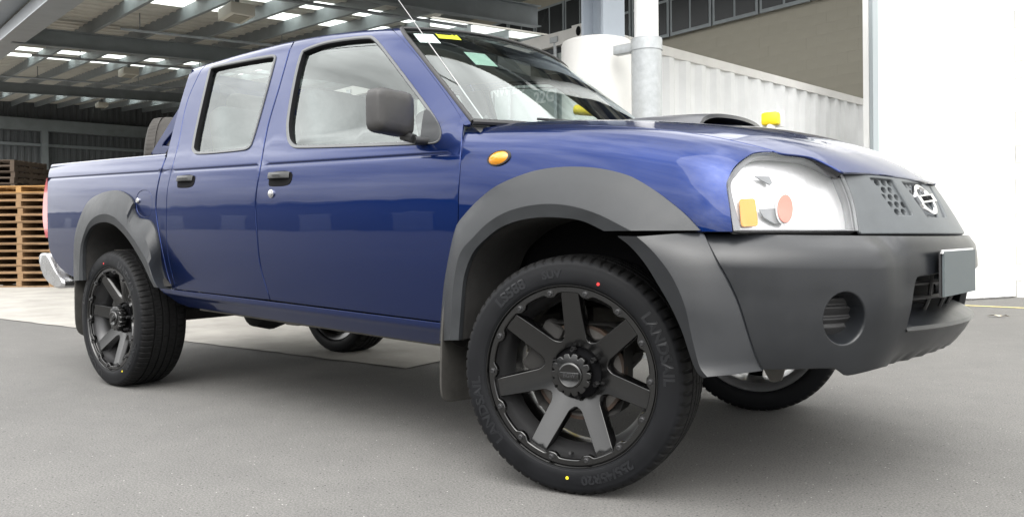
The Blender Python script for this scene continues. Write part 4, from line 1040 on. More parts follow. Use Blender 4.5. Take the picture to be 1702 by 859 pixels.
# ---- nose: headlamps, grille
mat('bezel_grey', (.16, .16, .165), .35, metal=.3)
lens_px = spline([(1219.3, 383.2), (1214.2, 345), (1210.8, 315), (1212.8, 297), (1224.6, 276.6), (1247, 259.0), (1263.5, 254.4), (1284, 253.6)], 4) + spline([(1284, 253.6), (1330, 258.2), (1354.5, 264), (1378, 275), (1400, 287.5)], 4)[1:] + spline([(1400, 287.5), (1410, 311), (1419.5, 339), (1427, 383.4)], 4)[1:]
lq = trace(NOSE, lens_px, (-.80, .80))
def lampP(y, z, off):
    e = 1e-3; P = NOSE(y, z); n = np.cross(NOSE(y + e, z) - P, NOSE(y, z + e) - P); n /= np.linalg.norm(n); n = n if n[0] > 0 else -n; return P + n * off
hl = panel('headlight', NOSE, lq, [], 'reflector', truck, .04, off=-.05, facing=(1, -.6, 0), edge=False)
rows = [[lampP(*q, d) for q in lq] for d in (-.052, .0)]
recalc(grid('lamp_body', rows, 'lamp_grey', hl, 40, close=True))
li = [(y + .007, z - .002) for y, z in shrink(lq, .945)]
bz_ = panel('lamp_bezel', NOSE, shrink(lq, .995), [li], 'bezel_grey', hl, .04, off=-.014, facing=(1, -.6, 0), depth=.02)
panel('headlight_lens', NOSE, lq, [], 'lens', hl, .04, off=.0, facing=(1, -.6, 0), depth=.006, rnd_e=.0005)
def OFFN(d): return lambda y, z: lampP(y, z, d)
def lpatch(name, px, m, d, g0=(-.75, .88), it=1):
    q = trace(OFFN(d), roundc(px, .12) if it < 0 else px, g0); panel(name, OFFN(d), q, [], m, hl, .02, facing=(1, -.6, 0), depth=.004, rnd_e=.001)
lpatch('indicator_lens', [(1229.5, 331), (1255, 330), (1260.5, 375), (1233.5, 376.5)], 'amber', -.035, it=-1)
lpatch('reflector_disc', [(1306 + 12 * math.cos(a), 346.5 + 23 * math.sin(a)) for a in np.linspace(0, 2 * math.pi, 20, endpoint=False)], 'pale_red', -.02, it=0)
lpatch('disc_rim', [(1305.5 + 14.5 * math.cos(a), 347.5 + 26 * math.sin(a)) for a in np.linspace(0, 2 * math.pi, 20, endpoint=False)], 'plate_white', -.027, it=0)
lpatch('reflector_facet', [(1255, 293), (1279, 293.5), (1284, 304), (1280, 307)], 'lamp_grey', -.035, it=0)
lpatch('reflector_facet', [(1262, 347), (1291, 347), (1294, 360), (1301, 372), (1287, 371), (1270, 361)], 'lamp_grey', -.035, it=0)
# black gasket between lamp, wing and bonnet
wl = resample([FRT(*q) for q in fl[::-1]], 24); ll = resample([NOSE(*q) for q in lq[:29]], 24)
recalc(grid('lamp_gasket', [wl + np.array([-.01, .006, -.004]), (wl + ll) / 2 + np.array([-.008, .012, -.006]), ll + np.array([-.012, .012, 0])], 'rubber_black', hl, 60))
bt_ = resample([FRT(*q) for q in ble], 20); lt_ = resample([NOSE(*q) for q in lq[28:46]], 20)
recalc(grid('bonnet_gasket', [bt_ + np.array([-.006, .004, -.006]), (bt_ + lt_) / 2 + np.array([-.02, 0, -.008]), lt_ + np.array([-.012, .0, -.002])], 'rubber_black', hl, 60))
mir_tree(hl)
gt = trace(NOSE, [(1404, 289.3), (1430, 290.2), (1460, 292.8), (1486, 295.8)], (-.42, .97))
gs_ = trace(NOSE, spline([(1430.5, 384.2), (1422.5, 339), (1413, 311), (1404, 289.3)], 4), (-.45, .80))
zc = gt[-1][1] - .012
ghalf = gs_ + gt[1:] + [(-.07, zc + .003)]
gout = ghalf + [(0, zc)] + [(-y, z) for y, z in ghalf[::-1]] + [(-gs_[0][0], .7905), (0, .788), (gs_[0][0], .7905)]
ho = trace(NOSE, [(1446, 296), (1484.5, 299.3), (1518, 356.5), (1491.5, 357.5)], (-.35, .95)); ho = roundc(shrink(ho, 1.08), .1)
hc_l = trace(NOSE, [(1497, 300.5), (1541, 361)], (-.12, .93))
YC = -.145; hc_r = trace(NOSE, [(1531.5, 304), (1561, 362)], (-.02, .93)); hc = [hc_l[0], hc_l[1], hc_r[1], hc_r[0]]
_y1, _y0 = max(hc_l[1][0], -.16), hc_l[0][0]
ho2 = roundc(trace(NOSE, [(1541.5, 306.5), (1555, 310), (1575, 362), (1566, 363)], (.03, .93)), .1)
gr_ = panel('grille', NOSE, gout, [ho, ho2, hc], 'grille_grey', truck, .035, facing=(1, 0, 0), depth=.012, rnd_e=.003)
def honey(loop):
    a = np.array(loop); mn, mx_ = a.min(0), a.max(0); holes = []; r_ = 0.0106; dy, dz = .0250, .0217
    big = shrink(loop, 1.12)
    k_ = 0; z = mn[1] - .005
    while z < mx_[1] + .01:
        y = mn[0] - .01 + (dy / 2 if k_ % 2 else 0)
        while y < mx_[0] + .01:
            c = np.array([[y + r_ * math.cos(q), z + r_ * 1.0 * math.sin(q)] for q in np.linspace(0, 2 * math.pi, 9)[:-1]])
            if inpoly(c, shrink(loop, 1.06)).all(): holes.append([tuple(q) for q in c])
            y += dy
        z += dz; k_ += 1
    panel('grille_mesh', NOSE, big, holes, 'grille_grey', gr_, .05, facing=(1, 0, 0), off=-.009, depth=.03, rnd_e=.0008)
hc = roundc(hc, .1)
honey(ho); honey(ho2); honey(hc)
panel('grille_backing', NOSE, [(-.40, .80), (.40, .80), (.32, .97), (-.32, .97)], [], 'body_dark', gr_, .08, facing=(1, 0, 0), off=-.07, edge=False)
# round emblem: chrome ring crossed by a bar
(ey, ez), = trace(NOSE, [(1542, 331)], (0, .9)); ez = max(.86, min(.90, ez)); P0 = lampP(YC, ez, -.012); e = 1e-3; nE = lampP(YC, ez, 1.0) - lampP(YC, ez, 0); upE = NOSE(YC, ez + .01) - NOSE(YC, ez); upE /= np.linalg.norm(upE); rtE = np.cross(nE, upE)
def EP(a, b, c): return P0 + rtE * a + upE * b + nE * c
rows = []
for a in np.linspace(0, 2 * math.pi, 40, endpoint=False):
    rows.append([EP((.047 + dr) * math.cos(a), (.047 + dr) * math.sin(a), dn) for dr, dn in ((-.011, -.006), (-.009, .008), (-.003, .013), (.006, .011), (.010, -.006))])
em = recalc(grid('emblem', [list(r) for r in rows] + [list(rows[0])], 'chrome', gr_, 40))
vs = [EP(a, b, c) for c in (-.004, .016) for a, b in ((-.061, -.013), (.061, -.013), (.061, .013), (-.061, .013))]
recalc(mesh('emblem_bar', vs, [(3, 2, 1, 0), (4, 5, 6, 7), (0, 1, 5, 4), (1, 2, 6, 5), (2, 3, 7, 6), (3, 0, 4, 7)], 'chrome', em))
me = text_mesh('NISSAN', .023, .0006, .0006); me.transform(Matrix.Scale(.95, 4)); o = bpy.data.objects.new('emblem_lettering', me); COL.objects.link(o); o.parent = em; me.materials.append(M['body_dark'])
xax = Vector(-rtE); o.matrix_local = Matrix(((xax[0], upE[0], nE[0], EP(0, 0, .0165)[0]), (xax[1], upE[1], nE[1], EP(0, 0, .0165)[1]), (xax[2], upE[2], nE[2], EP(0, 0, .0165)[2]), (0, 0, 0, 1)))

# ---- front bumper
SE = SB
bot = trace(BUMP, spline([(1268, 612.5), (1300, 612.5), (1340, 611.5), (1384, 610.5), (1398, 616), (1411, 623), (1453, 613.5), (1492, 603)], 3), (.95, .44))
grv = trace(BUMP, spline([(1171, 392), (1192, 434), (1210, 466), (1228, 506), (1247, 567), (1259, 599), (1267, 612.3)], 4), (1.15, .78))
fog = trace(BUMP, [(1404 + 37 * math.cos(a) - 12 * math.sin(a) * .25, 529 + 46 * math.sin(a) + 0 * math.cos(a)) for a in np.linspace(0, 2 * math.pi, 32, endpoint=False)], (.75, .60))
op = trace(BUMP, [(1531, 457.5), (1526, 470), (1513, 556)], (.4, .62))
def sm(x): x = max(0.0, min(1.0, x)); return x * x * (3 - 2 * x)
_B0 = BUMP
def BUMP(s, h):
    P = _B0(s, h); a = abs(s)
    if a < .46 and h < .48: P = P + np.array([-.012 * (.5 + .5 * math.cos(2 * math.pi * a / .088)) * sm((.48 - h) / .05) * sm((.46 - a) / .04), 0, 0])
    return P
cb2 = trace(BUMP, [(1528, 591.5), (1556, 579.5)], (.39, .45)); hb = .425
bth = [(s, h) for s, h in bot if s > .5] + [(.45, .438), (.36, .437), (.28, .440), (.20, .446), (.10, .450)]
tope = [(s, .803) for s in np.linspace(0.0, grv[0][0] - .004, 10)]
bhalf_bot = bth; gv = [(s - .004, h) for s, h in grv]
outb = [(s, h) for s, h in tope] + gv[1:] + bth[1:] + [(0.0, .452)]
outb = tope + gv[1:-1] + bth + [(0.0, .452)] + [(-s, h) for s, h in bth[::-1]] + [(-s, h) for s, h in gv[1:-1][::-1]] + [(-s, h) for s, h in tope[::-1][:-1]]
opn = chaikin([(.400, .700), (.418, .675), (.447, .545), (.43, .536), (.0, .536), (-.43, .536), (-.447, .545), (-.418, .675), (-.400, .700), (0, .704)], 1)
fogL = [(-s, h) for s, h in fog]
bump = panel('front_bumper', BUMP, outb, [fog, fogL, opn], 'bumper', truck, .03, facing=(1, 0, 0), depth=.02, rnd_e=.004)
def boff(s, h, d):
    e = 1e-3; P = BUMP(s, h); n = np.cross(BUMP(s + e, h) - P, BUMP(s, h + e) - P); n /= np.linalg.norm(n); n = n if n[0] > 0 else -n; return P + n * d
for fg in (fog, fogL):
    rows = [[boff(*q, -.001) for q in fg]] + [[boff(*q, d) for q in shrink(fg, k)] for k, d in ((.97, -.004), (.92, -.014), (.84, -.034), (.76, -.05), (.72, -.056))]
    rc = recalc(grid('fog_recess', rows, 'bumper', bump, 60, close=True))
    inn = shrink(fg, .76); a = np.array(inn); mn, mx_ = a.min(0), a.max(0)
    def FOGS(s, h, lo=mn[1], hi=mx_[1]):
        k = (h - lo) / (hi - lo) * 4.0; k = k - math.floor(k); return boff(s, h, -.058 + .012 * (k if k < .8 else (1 - k) * 4))
    panel('fog_cover', FOGS, inn, [], 'black_plastic', bump, .008, facing=(1, 0, 0), edge=False)
# intake behind the opening: shelf, slats, dark backing
rows = [[boff(s, .538 + dh, d) for s in np.linspace(.44, -.44, 41)] for d, dh in ((-.001, -.004), (.004, .004), (-.004, .012), (-.03, .018), (-.07, .024), (-.12, .03))]
shelf = recalc(grid('intake_shelf', rows, 'bumper', bump, 50))
panel('intake_backing', BUMP, [(.47, .51), (-.47, .51), (-.45, .73), (.45, .73)], [], 'body_dark', bump, .06, facing=(1, 0, 0), off=-.13, edge=False)
for hh in (.625, .665): tube('intake_slat', [boff(s, hh, -.07) for s in np.linspace(.44, -.44, 21)], .007, 'black_plastic', bump, 6)
for ss in (.34, .20, .06, -.06, -.20, -.34): tube('intake_divider', [boff(ss, .54, -.08), boff(ss, .62, -.07), boff(ss, .70, -.06)], .006, 'black_plastic', bump, 6)
# flare ends of the bumper, running round to the wheel opening
n = 40
Gv = resample([boff(s, h, .004) for s, h in grv], n); G2 = resample([boff(s + .004, h, .014) for s, h in grv], n)
Rg = resample([onp(x, y, 1, -.905) for x, y in spline([(1060, 393.2), (1084, 415), (1108, 444), (1124, 470), (1140, 510), (1151, 562), (1163, 608), (1176, 626)], 4)], n)
In = resample([onp(x, y, 1, -.897) for x, y in spline([(1026, 392.6), (1048, 410), (1072, 438), (1092, 470), (1114, 508), (1133, 549), (1150, 600), (1160, 621), (1170, 628)], 4)], n)
G3 = G2 * .93 + Rg * .07; G3[:, 1] -= .003; md = (G2 + Rg) / 2; md[:, 1] -= .010; md[:, 0] += .004; i2 = In.copy(); i2[:, 1] += .02; lo = In.copy(); lo[:, 1] = -.62
rows = [Gv, G2, G3, md, Rg * .97 + G2 * .03, Rg * .95 + In * .05, In, i2]
under = [np.array(r[-1]) for r in rows]
fe = recalc(grid('bumper_flare', rows, 'flare_bumper' if 'flare_bumper' in M else 'bumper', bump, 25)); fe.data.set_sharp_from_angle(angle=R(22))
tp = [np.array(r[0]) for r in rows[:7]]; grid('flare_top', [tp, [p_ + np.array([-.01, .05, .002]) for p_ in tp]], 'bumper', bump)
grid('flare_liner', [i2 - np.array([0, .003, 0]), lo], 'under_dark', bump)
for ch in [c for c in bump.children if c.name.startswith('flare_') or c.name.startswith('bumper_flare')]: mirrored(ch)
# number plate (blank grey) on its white backing
def plate(name, dx, grow, m):
    a_, b_ = np.array([.939 + dx, -.33 - grow]), np.array([.964 + dx, -.005 + grow]); t_ = .006; vs = []
    for z in (.609 - grow, .736 + grow):
        for p_, d in ((a_, 0), (b_, 0), (b_, t_), (a_, t_)): vs.append((p_[0] + d, p_[1], z))
    return recalc(mesh(name, vs, [(0, 1, 2, 3), (7, 6, 5, 4), (0, 4, 5, 1), (1, 5, 6, 2), (2, 6, 7, 3), (3, 7, 4, 0)], m, truck))
pl = plate('number_plate', .014, 0, 'plate_grey'); c = plate('plate_holder', .006, .002, 'black_plastic'); c.parent = pl
c = mesh('plate_strip', [(.949, -.337, .730), (.952, -.337, .7405), (.975, -.02, .7405), (.972, -.02, .730), (.956, -.345, .730), (.956, -.345, .7405), (.981, -.02, .7405), (.981, -.02, .730)], [(0, 3, 2, 1), (4, 5, 6, 7), (0, 1, 5, 4), (1, 2, 6, 5), (2, 3, 7, 6), (3, 0, 4, 7)], 'plate_white', pl); recalc(c)
# black strip in the gap between bumper and lamps
rows = [[NOSE(y, z) + np.array([-.05, 0, 0]) for y in np.linspace(-.72, .72, 41)] for z in (.72, .80)]
grid('bumper_gap_strip', rows, 'rubber_black', truck, 60)

# ================================================================== WHEELS
wheel = empty('wheel', (0, 0, 0), 0, truck)
def tyre_mesh():
    side = [(-.1085, .2745, 0), (-.117, .2765, 0), (-.1205, .2790, 0), (-.1235, .2815, 0), (-.1238, .2835, 0), (-.1262, .2855, 0), (-.1282, .2920, 0), (-.1290, .302, 0), (-.1287, .316, 0), (-.1272, .328, 0), (-.1245, .338, 0), (-.1243, .340, 0), (-.1215, .3455, 0), (-.1165, .3525, 4), (-.1095, .3585, 1), (-.1015, .3622, 1), (-.090, .3645, 1), (-.076, .3658, 1), (-.0635, .3664, 5), (-.0632, .3590, 3), (-.0545, .3590, 3), (-.0542, .3668, 5), (-.045, .3674, 2), (-.033, .3680, 2), (-.0222, .3683, 5), (-.022, .3605, 3), (-.0132, .3605, 3), (-.013, .3685, 5), (-.006, .3687, 6)]
    prof = side + [(-y, r, t) for y, r, t in side[::-1]]
    NS = 70 * 8; n = len(prof); vs = []; fs = []
    for k in range(NS):
        a = 2 * math.pi * k / NS; ph = k % 8; c, s = math.cos(a), math.sin(a)
        for (y, r, t) in prof:
            rr = r
            if t == 1 and ph in (0, 1): rr -= .0052
            if t == 4 and ph in (0, 1): rr -= .003
            if t == 2 and (k + int(abs(y) * 300)) % 8 in (0,): rr -= .004
            if t == 6 and (k + 4) % 16 == 0: rr -= .003
            x, z = rr * c, rr * s
            if z < -.3625: z = -.3625 - (-.3625 - z) * .06
            vs.append((x, y, z))
    for k in range(NS):
        k2 = (k + 1) % NS
        for i in range(n - 1): fs.append((k * n + i, k2 * n + i, k2 * n + i + 1, k * n + i + 1))
    me = bpy.data.meshes.new('tyre'); me.from_pydata(vs, [], fs); me.materials.append(M['tyre']); me.materials.append(M['tread'])
    idx = np.zeros(len(fs), int); j = 0
    for k in range(NS):
        for i in range(n - 1): idx[j] = 1 if 13 <= i < n - 14 else 0; j += 1
    me.polygons.foreach_set('material_index', idx.astype(np.int32)); me.update()
    o = bpy.data.objects.new('tyre', me); COL.objects.link(o); o.parent = wheel; me.shade_smooth(); me.set_sharp_from_angle(angle=R(32)); return o
tyre_mesh()
def sidewall_text(s, phi, size, rm=.312, sx=1.0):
    me = text_mesh(s, size, .0007, .0016)
    for v in me.vertices:
        a = R(phi) - v.co.x * sx / rm; r = rm + v.co.y; v.co = Vector((r * math.cos(a), -.1290 - .0005 - v.co.z + (.0025 if r > .327 else (.001 if r < .297 else 0)), r * math.sin(a)))
    me.update(); o = bpy.data.objects.new('sidewall_lettering', me); COL.objects.link(o); o.parent = wheel; me.materials.append(M['tyre_letter'])
sidewall_text('LS588', 127, .044, sx=1.1); sidewall_text('SUV', 99, .032, sx=1.1); sidewall_text('LANDSAIL', 19, .044, sx=1.1); sidewall_text('LANDSAIL', 204, .044, sx=1.1); sidewall_text('255/45R20', 294, .036, sx=1.1)
for a0 in range(0, 360, 60):     # moulded hatch bars in the sidewall
    pass
mat('rim_barrel_grey', (.06, .06, .062), .32, metal=.7)
# rim
def RS(depth_at):
    return lambda x, z: np.array([x, depth_at(math.hypot(x, z)), z])
def fy_(r): return -.047 - .055 * max(0, min(1, (r - .080) / .168))
star = []; NSP = 7
for k in range(NSP):
    a = math.pi / 2 - k * 2 * math.pi / NSP; d = np.array([math.cos(a), math.sin(a)]); t = np.array([d[1], -d[0]])
    def pt(r, w): return d * r + t * w
    star += [pt(.096, -.041), pt(.108, -.0335), pt(.118, -.0305), pt(.2575, -.0262), pt(.2595, -.024), pt(.2595, .024), pt(.2575, .0262), pt(.118, .0305), pt(.108, .0335), pt(.096, .041)]
holec = [(.082 * math.cos(a), .082 * math.sin(a)) for a in np.linspace(0, 2 * math.pi, 48, endpoint=False)]
rim = panel('rim_spokes', RS(fy_), [tuple(q) for q in star], [holec], 'wheel_black', wheel, .02, facing=-1, depth=.045, rnd_e=.002)
recalc(lathe('rim_barrel', [(-.104, .2535), (-.1105, .2555), (-.1125, .2640), (-.1130, .2725), (-.1190, .2740), (-.1225, .2758), (-.1225, .2778), (-.1195, .2790), (-.112, .2765)], 'wheel_black', wheel, 96)); 
recalc(lathe('rim_well', [(-.104, .2535), (-.085, .252), (-.07, .243), (-.03, .228), (-.01, .226)], 'rim_barrel_grey', wheel, 72))
recalc(lathe('rim_inner_barrel', [(-.01, .226), (.03, .226), (.07, .230), (.10, .238), (.108, .250), (.114, .262), (.118, .272), (.116, .276)], 'wheel_black', wheel, 72))
# bolted ring with lobes
NR = 280; rows = [[], [], [], [], []]
for k in range(NR):
    a = 2 * math.pi * k / NR; u = ((a - math.pi / 2) / (2 * math.pi / 14) + .5) % 1 - 0; lobe = math.exp(-((u - .0) / .16) ** 4) + math.exp(-((u - 1) / .16) ** 4)
    ri = .2545 - .0115 * lobe
    for r_, (rr, y) in enumerate(((.2715, -.1145), (.2700, -.1165), (ri + .002, -.1165), (ri, -.1145), (ri, -.098))): rows[r_].append((rr * math.cos(a), y, rr * math.sin(a)))
recalc(grid('rim_ring', rows, 'wheel_black', wheel, 30, close=True))
bolt = None
for k in range(14):
    a = math.pi / 2 + (k + .5) * 2 * math.pi / 14; c = (.2560 * math.cos(a), -.1165, .2560 * math.sin(a))
    if bolt is None: bolt = recalc(lathe('rim_bolt', [(.002, .0100), (-.0015, .0098), (-.0018, .0074), (-.0075, .0070), (-.0085, .0055), (-.0062, .0042), (-.0062, .0)], 'wheel_steel', wheel, 12)); o = bolt
    else: o = bolt.copy(); COL.objects.link(o)
    o.location = c
# centre cap: toothed collar, domed disc with a bar
gear = []
for k in range(14):
    a = 2 * math.pi * k / 14
    for da, r in ((-.12, .0625), (-.07, .064), (.07, .064), (.12, .0625), (.145, .057), (.18, .053), (.265, .053), (.30, .057)): gear.append((r * math.cos(a + da), r * math.sin(a + da)))
capo = panel('centre_cap', RS(lambda r: -.098 - .006 * (1 - (r / .064) ** 2)), gear, [], 'wheel_black', wheel, .012, facing=-1, depth=.05, rnd_e=.002)
recalc(lathe('cap_disc', [(-.103, .0405), (-.1055, .0395), (-.1075, .037), (-.1085, .034), (-.1075, .0325), (-.1075, .0)], 'wheel_black', wheel, 48))
box('cap_bar', -.031, .031, -.1112, -.105, -.0105, .0105, 'wheel_black', wheel, .0015)
me = text_mesh('BGW', .017, .0005, .0004); o = bpy.data.objects.new('cap_lettering', me); COL.objects.link(o); o.parent = wheel; me.materials.append(M['wheel_steel']); o.location = (0, -.1117, 0); o.rotation_euler = (math.pi / 2, 0, 0)
recalc(lathe('hub_recess', [(-.036, .0), (-.036, .0825), (-.05, .083)], 'body_dark', wheel, 32))
nut = None
for k in range(6):
    a = math.pi / 2 + .1 + k * math.pi / 3; c = (.0735 * math.cos(a), -.052, .0735 * math.sin(a))
    if nut is None: nut = recalc(lathe('lug_nut', [(.01, .0085), (-.012, .0082), (-.016, .0068), (-.014, .0052), (-.006, .0048), (-.006, 0)], 'wheel_steel', wheel, 6)); o = nut
    else: o = nut.copy(); COL.objects.link(o)
    o.location = c
tube('valve', [(0, -.085, -.242), (0, -.110, -.236)], .0045, 'rubber_black', wheel, 8)
for nm, phi, r, m in (('red_dot', 70, .300, 'dot_red'), ('yellow_dot', -90.3, .306, 'dot_yellow')):
    c = (r * math.cos(R(phi)), -.1296, r * math.sin(R(phi))); recalc(lathe(nm, [(0, .0052), (-.0006, .005), (-.0006, 0)], m, wheel, 16, ctr=c))
SPIN = ('rim_', 'centre_cap', 'cap_', 'lug_nut', 'valve', 'sidewall', 'red_', 'yellow_', 'hub_')
def brake(parent):
    recalc(lathe('brake_disc', [(-.022, .06), (-.022, .150), (.004, .150), (.004, .06)], 'brake_steel', parent, 48)); recalc(lathe('disc_edge', [(-.0225, .141), (-.0228, .1515), (.005, .1515)], 'rust', parent, 48))
    box('caliper', -.09, .09, -.04, .03, .10, .175, 'under_dark', parent, .015, mtx=Matrix.Rotation(R(-60), 4, 'Y')); recalc(lathe('hub_carrier', [(-.03, .0), (-.03, .055), (.12, .06), (.12, 0)], 'under_dark', parent, 20))
    box('splash_shield', -.15, .15, .01, .016, -.13, .15, 'under_dark', parent, .05)
brake(wheel)
wheel.location = (0, -.722, .3625 + .0); wheel.rotation_euler = (0, 0, R(13.6))
def spun(w, ang):
    rot = Matrix.Rotation(ang, 4, 'Y')
    for ch in w.children:
        if any(ch.name.startswith(q) for q in SPIN): ch.matrix_basis = rot @ ch.matrix_basis
rw_ = copy_tree(wheel, truck); rw_.location = (-2.95, -.747, .3625); rw_.rotation_euler = (0, 0, 0); spun(rw_, -R(30))
lf_ = copy_tree(wheel, truck); lf_.location = (0, .722, .3625); lf_.rotation_euler = (0, 0, math.pi + R(13.6)); spun(lf_, R(20))
lr_ = copy_tree(wheel, truck); lr_.location = (-2.95, .747, .3625); lr_.rotation_euler = (0, 0, math.pi); spun(lr_, R(50))
for w_ in (lf_,):
    for ch in list(w_.children):
        if ch.name.startswith('splash_shield') or ch.name.startswith('caliper'): bpy.data.objects.remove(ch)

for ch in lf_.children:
    if ch.name.startswith('rim_inner_barrel'): ch.data = ch.data.copy(); ch.data.materials[0] = M['barrel_lit']  # far front wheel only: its lit look is put in by colour

# ================================================================== mirror, aerial, wipers, cabin, underbody
mc = onp(650, 187, 1, -.93)
mir = empty('wing_mirror', tuple(mc), 0, truck)
def mhouse():
    rows = []; W2, H2 = .100, .0765
    for d, k in ((.040, .0005), (.040, .55), (.037, .80), (.030, .93), (.018, 1.0), (-.022, 1.0), (-.030, .985), (-.030, .90), (-.022, .88)):
        row = []
        for a in np.linspace(0, 2 * math.pi, 48, endpoint=False):
            c, s = math.cos(a), math.sin(a); ex = 2 / 5.5
            y = W2 * math.copysign(abs(c) ** ex, c) * k; z = H2 * math.copysign(abs(s) ** ex, s) * k
            z *= (1 + .06 * (y / W2)) if y > 0 else 1
            row.append((d - .05 * (y / W2) * .25, y, z))
        rows.append(row)
    o = recalc(grid('mirror_housing', rows, 'mirror_plastic', mir, 40, close=True)); return o
mhouse()
box('mirror_glass', -.027, -.024, -.086, .086, -.064, .064, 'chrome', mir, .001)
ft = onp(715, 235, 1, -.80) - mc; jt = onp(688, 231, 1, -.865) - mc
tube('mirror_stalk', [(0.0, .052, -.055), (.0, .066, -.085)], .018, 'black_plastic', mir, 14)
tube('mirror_foot', [(jt[0], jt[1], jt[2] - .004), ((jt[0] + ft[0]) / 2, (jt[1] + ft[1]) / 2, (jt[2] + ft[2]) / 2 - .003), (ft[0], ft[1] + .02, ft[2])], [.015, .014, .012], 'black_plastic', mir, 12)
tube('stalk_collar', [(0.0, .063, -.078), (jt[0], jt[1], jt[2])], .0165, 'black_plastic', mir, 14)
sq = trace(CAB, chaikin([(708, 177), (729, 205), (734, 222), (729, 236), (704, 239), (700, 232), (703, 205)], 2), (-.7, 1.25))
sp = panel('mirror_base', CAB, sq, [], 'flare', truck, .03, off=.006, depth=.012, rnd_e=.003); mir_tree(sp)
lm = copy_tree(mir, truck); lm.location = (mc[0], -mc[1], mc[2]); lm.scale = (1, -1, 1)
# aerial on the pillar
a0, a2 = onp(808, 206, 1, -.655), onp(652, -14, 1, -.655); a1 = a0 * .65 + a2 * .35
ae = tube('aerial', [a0, a1, (a1 + a2) / 2, a2], [.003, .0026, .002, .0014], 'aerial_steel', truck, 8); recalc(lathe('aerial_base', [(0, .012), (.02, .010), (.03, .004)], 'rubber_black', ae, 12, 'z', ctr=tuple(a0)))
# cowl and wipers
nb_ = len(botE)
rows = [[botE[j] + np.array([dx, 0, dz]) for j in range(nb_)] for dx, dz in ((-.012, -.006), (.03, -.03), (.10, -.10))]
cw = grid('cowl', rows, 'black_plastic', truck)
def wiper(j0, j1, i_up):
    A_ = np.array(Wp(NV - 1.6, j0)) + np.array([.012, 0, .012]); B_ = np.array(Wp(NV - 1 - i_up, j1)) + np.array([.014, 0, .014])
    w_ = tube('wiper_blade', [A_, A_ * .5 + B_ * .5 + np.array([.004, 0, .004]), B_], [.005, .008, .005], 'rubber_black', truck, 6)
    base = (A_ + B_) / 2; tube('wiper_arm', [base, np.array(Wp(NV - 1.02, j0 * .4 + j1 * .6)) + np.array([.05, 0, .0])], .007, 'black_plastic', w_, 6)
wiper(near * .70, near * .05, .8); wiper(near * .0, near * -.62, .8)
# cabin
def seat(x, y, hw, rear=False):
    s = box('seat', x - .12, x + .42, y - hw, y + hw, .80, .95, 'seat_fabric', truck, .05, 3)
    box('seat_back', -.07, .07, -hw, hw, 0, .60, 'seat_fabric', s, .045, 3, Matrix.Translation((x - .08, y, .88)) @ Matrix.Rotation(R(-14), 4, 'Y'))
    for yy in ((y,) if not rear else (y - .36, y + .36)):
        box('headrest', -.05, .05, -.13, .13, 0, .20, 'seat_fabric', s, .045, 3, Matrix.Translation((x - .26, yy, 1.275 + (.09 if rear else .02))) @ Matrix.Rotation(R(-8), 4, 'Y'))
        for k in (-.06, .06): tube('headrest_post', [(x - .235, yy + k, 1.40), (x - .22, yy + k, 1.25)], .007, 'chrome_soft', s, 6)
seat(-1.38, -.38, .24); seat(-1.38, .38, .24); seat(-2.12, 0, .62, True)
box('dashboard', -.78, -.36, -.70, .70, .86, 1.135, 'interior', truck, .05, 3); box('cab_floor', -2.45, -.5, -.74, .74, .47, .50, 'under_dark', truck)
sw_ = empty('steering_wheel', (-.90, -.38, 1.10), 0, truck); sw_.rotation_euler = (0, R(-62), 0)
rows = []
for a in np.linspace(0, 2 * math.pi, 33): rows.append([((.185 + .014 * math.cos(b)) * math.cos(a), (.185 + .014 * math.cos(b)) * math.sin(a), .014 * math.sin(b)) for b in np.linspace(0, 2 * math.pi, 9)])
grid('steering_rim', rows, 'interior', sw_); box('steering_boss', -.17, .09, -.05, .05, -.03, .02, 'interior', sw_, .02); box('steering_spoke', -.02, .02, -.18, .18, -.012, .008, 'interior', sw_, .005)
box('rear_view_mirror', -.86, -.84, -.12, .12, 1.53, 1.59, 'black_plastic', truck, .008)
# engine bay block and front panel so that nothing shows through
box('engine_bay', -.40, .55, -.55, .55, .55, 1.06, 'body_dark', truck); box('radiator_panel', .50, .56, -.42, .42, .50, .90, 'body_dark', truck); box('bulkhead', -.50, -.42, -.72, .72, .50, 1.10, 'body_dark', truck)
# chassis
def rk(x): return -RK * x
for s in (-1, 1):
    vs = []; pts = [(-3.85, .56), (-3.3, .60), (-2.6, .60), (-2.2, .405), (-.6, .375), (.1, .45), (.6, .48)]
    rows = []
    for x, z in pts: rows.append([(x, s * (.44 + dy), z + rk(x) + dz) for dy, dz in ((-.035, -.05), (.035, -.05), (.035, .05), (-.035, .05))])
    recalc(grid('chassis_rail', rows, 'under_grey', truck, 30, close=True))
    vs = box('sill_flange', -2.30, -.60, s * .715 - .012, s * .715 + .012, .335, .44, 'under_grey', truck, .004); vs.location.z = .036; vs.rotation_euler = (0, R(1.5), 0)
    f_ = box('floor_edge', -2.32, -.58, min(s * .70, s * .52), max(s * .70, s * .52), .425, .445, 'under_grey', truck); f_.location.z = .036; f_.rotation_euler = (0, R(1.5), 0)
    for k in range(3): tube('leaf_spring', [(-2.35 - .12 * k, s * .52, .50 - .018 * k), (-2.95, s * .52, .425 - .018 * k), (-3.6 + .12 * k, s * .52, .52 - .018 * k)], .016, 'under_dark', truck, 6)
    tube('shock_absorber', [(-3.05, s * .40, .36), (-2.85, s * .36, .66)], .03, 'under_dark', truck, 8); tube('lower_arm', [(.02, s * .62, .30), (-.05, s * .30, .36)], .03, 'under_dark', truck, 8)
    box('body_mount', -1.62, -1.52, min(s * .48, s * .70), max(s * .48, s * .70), .40, .46, 'under_grey', truck, .01)
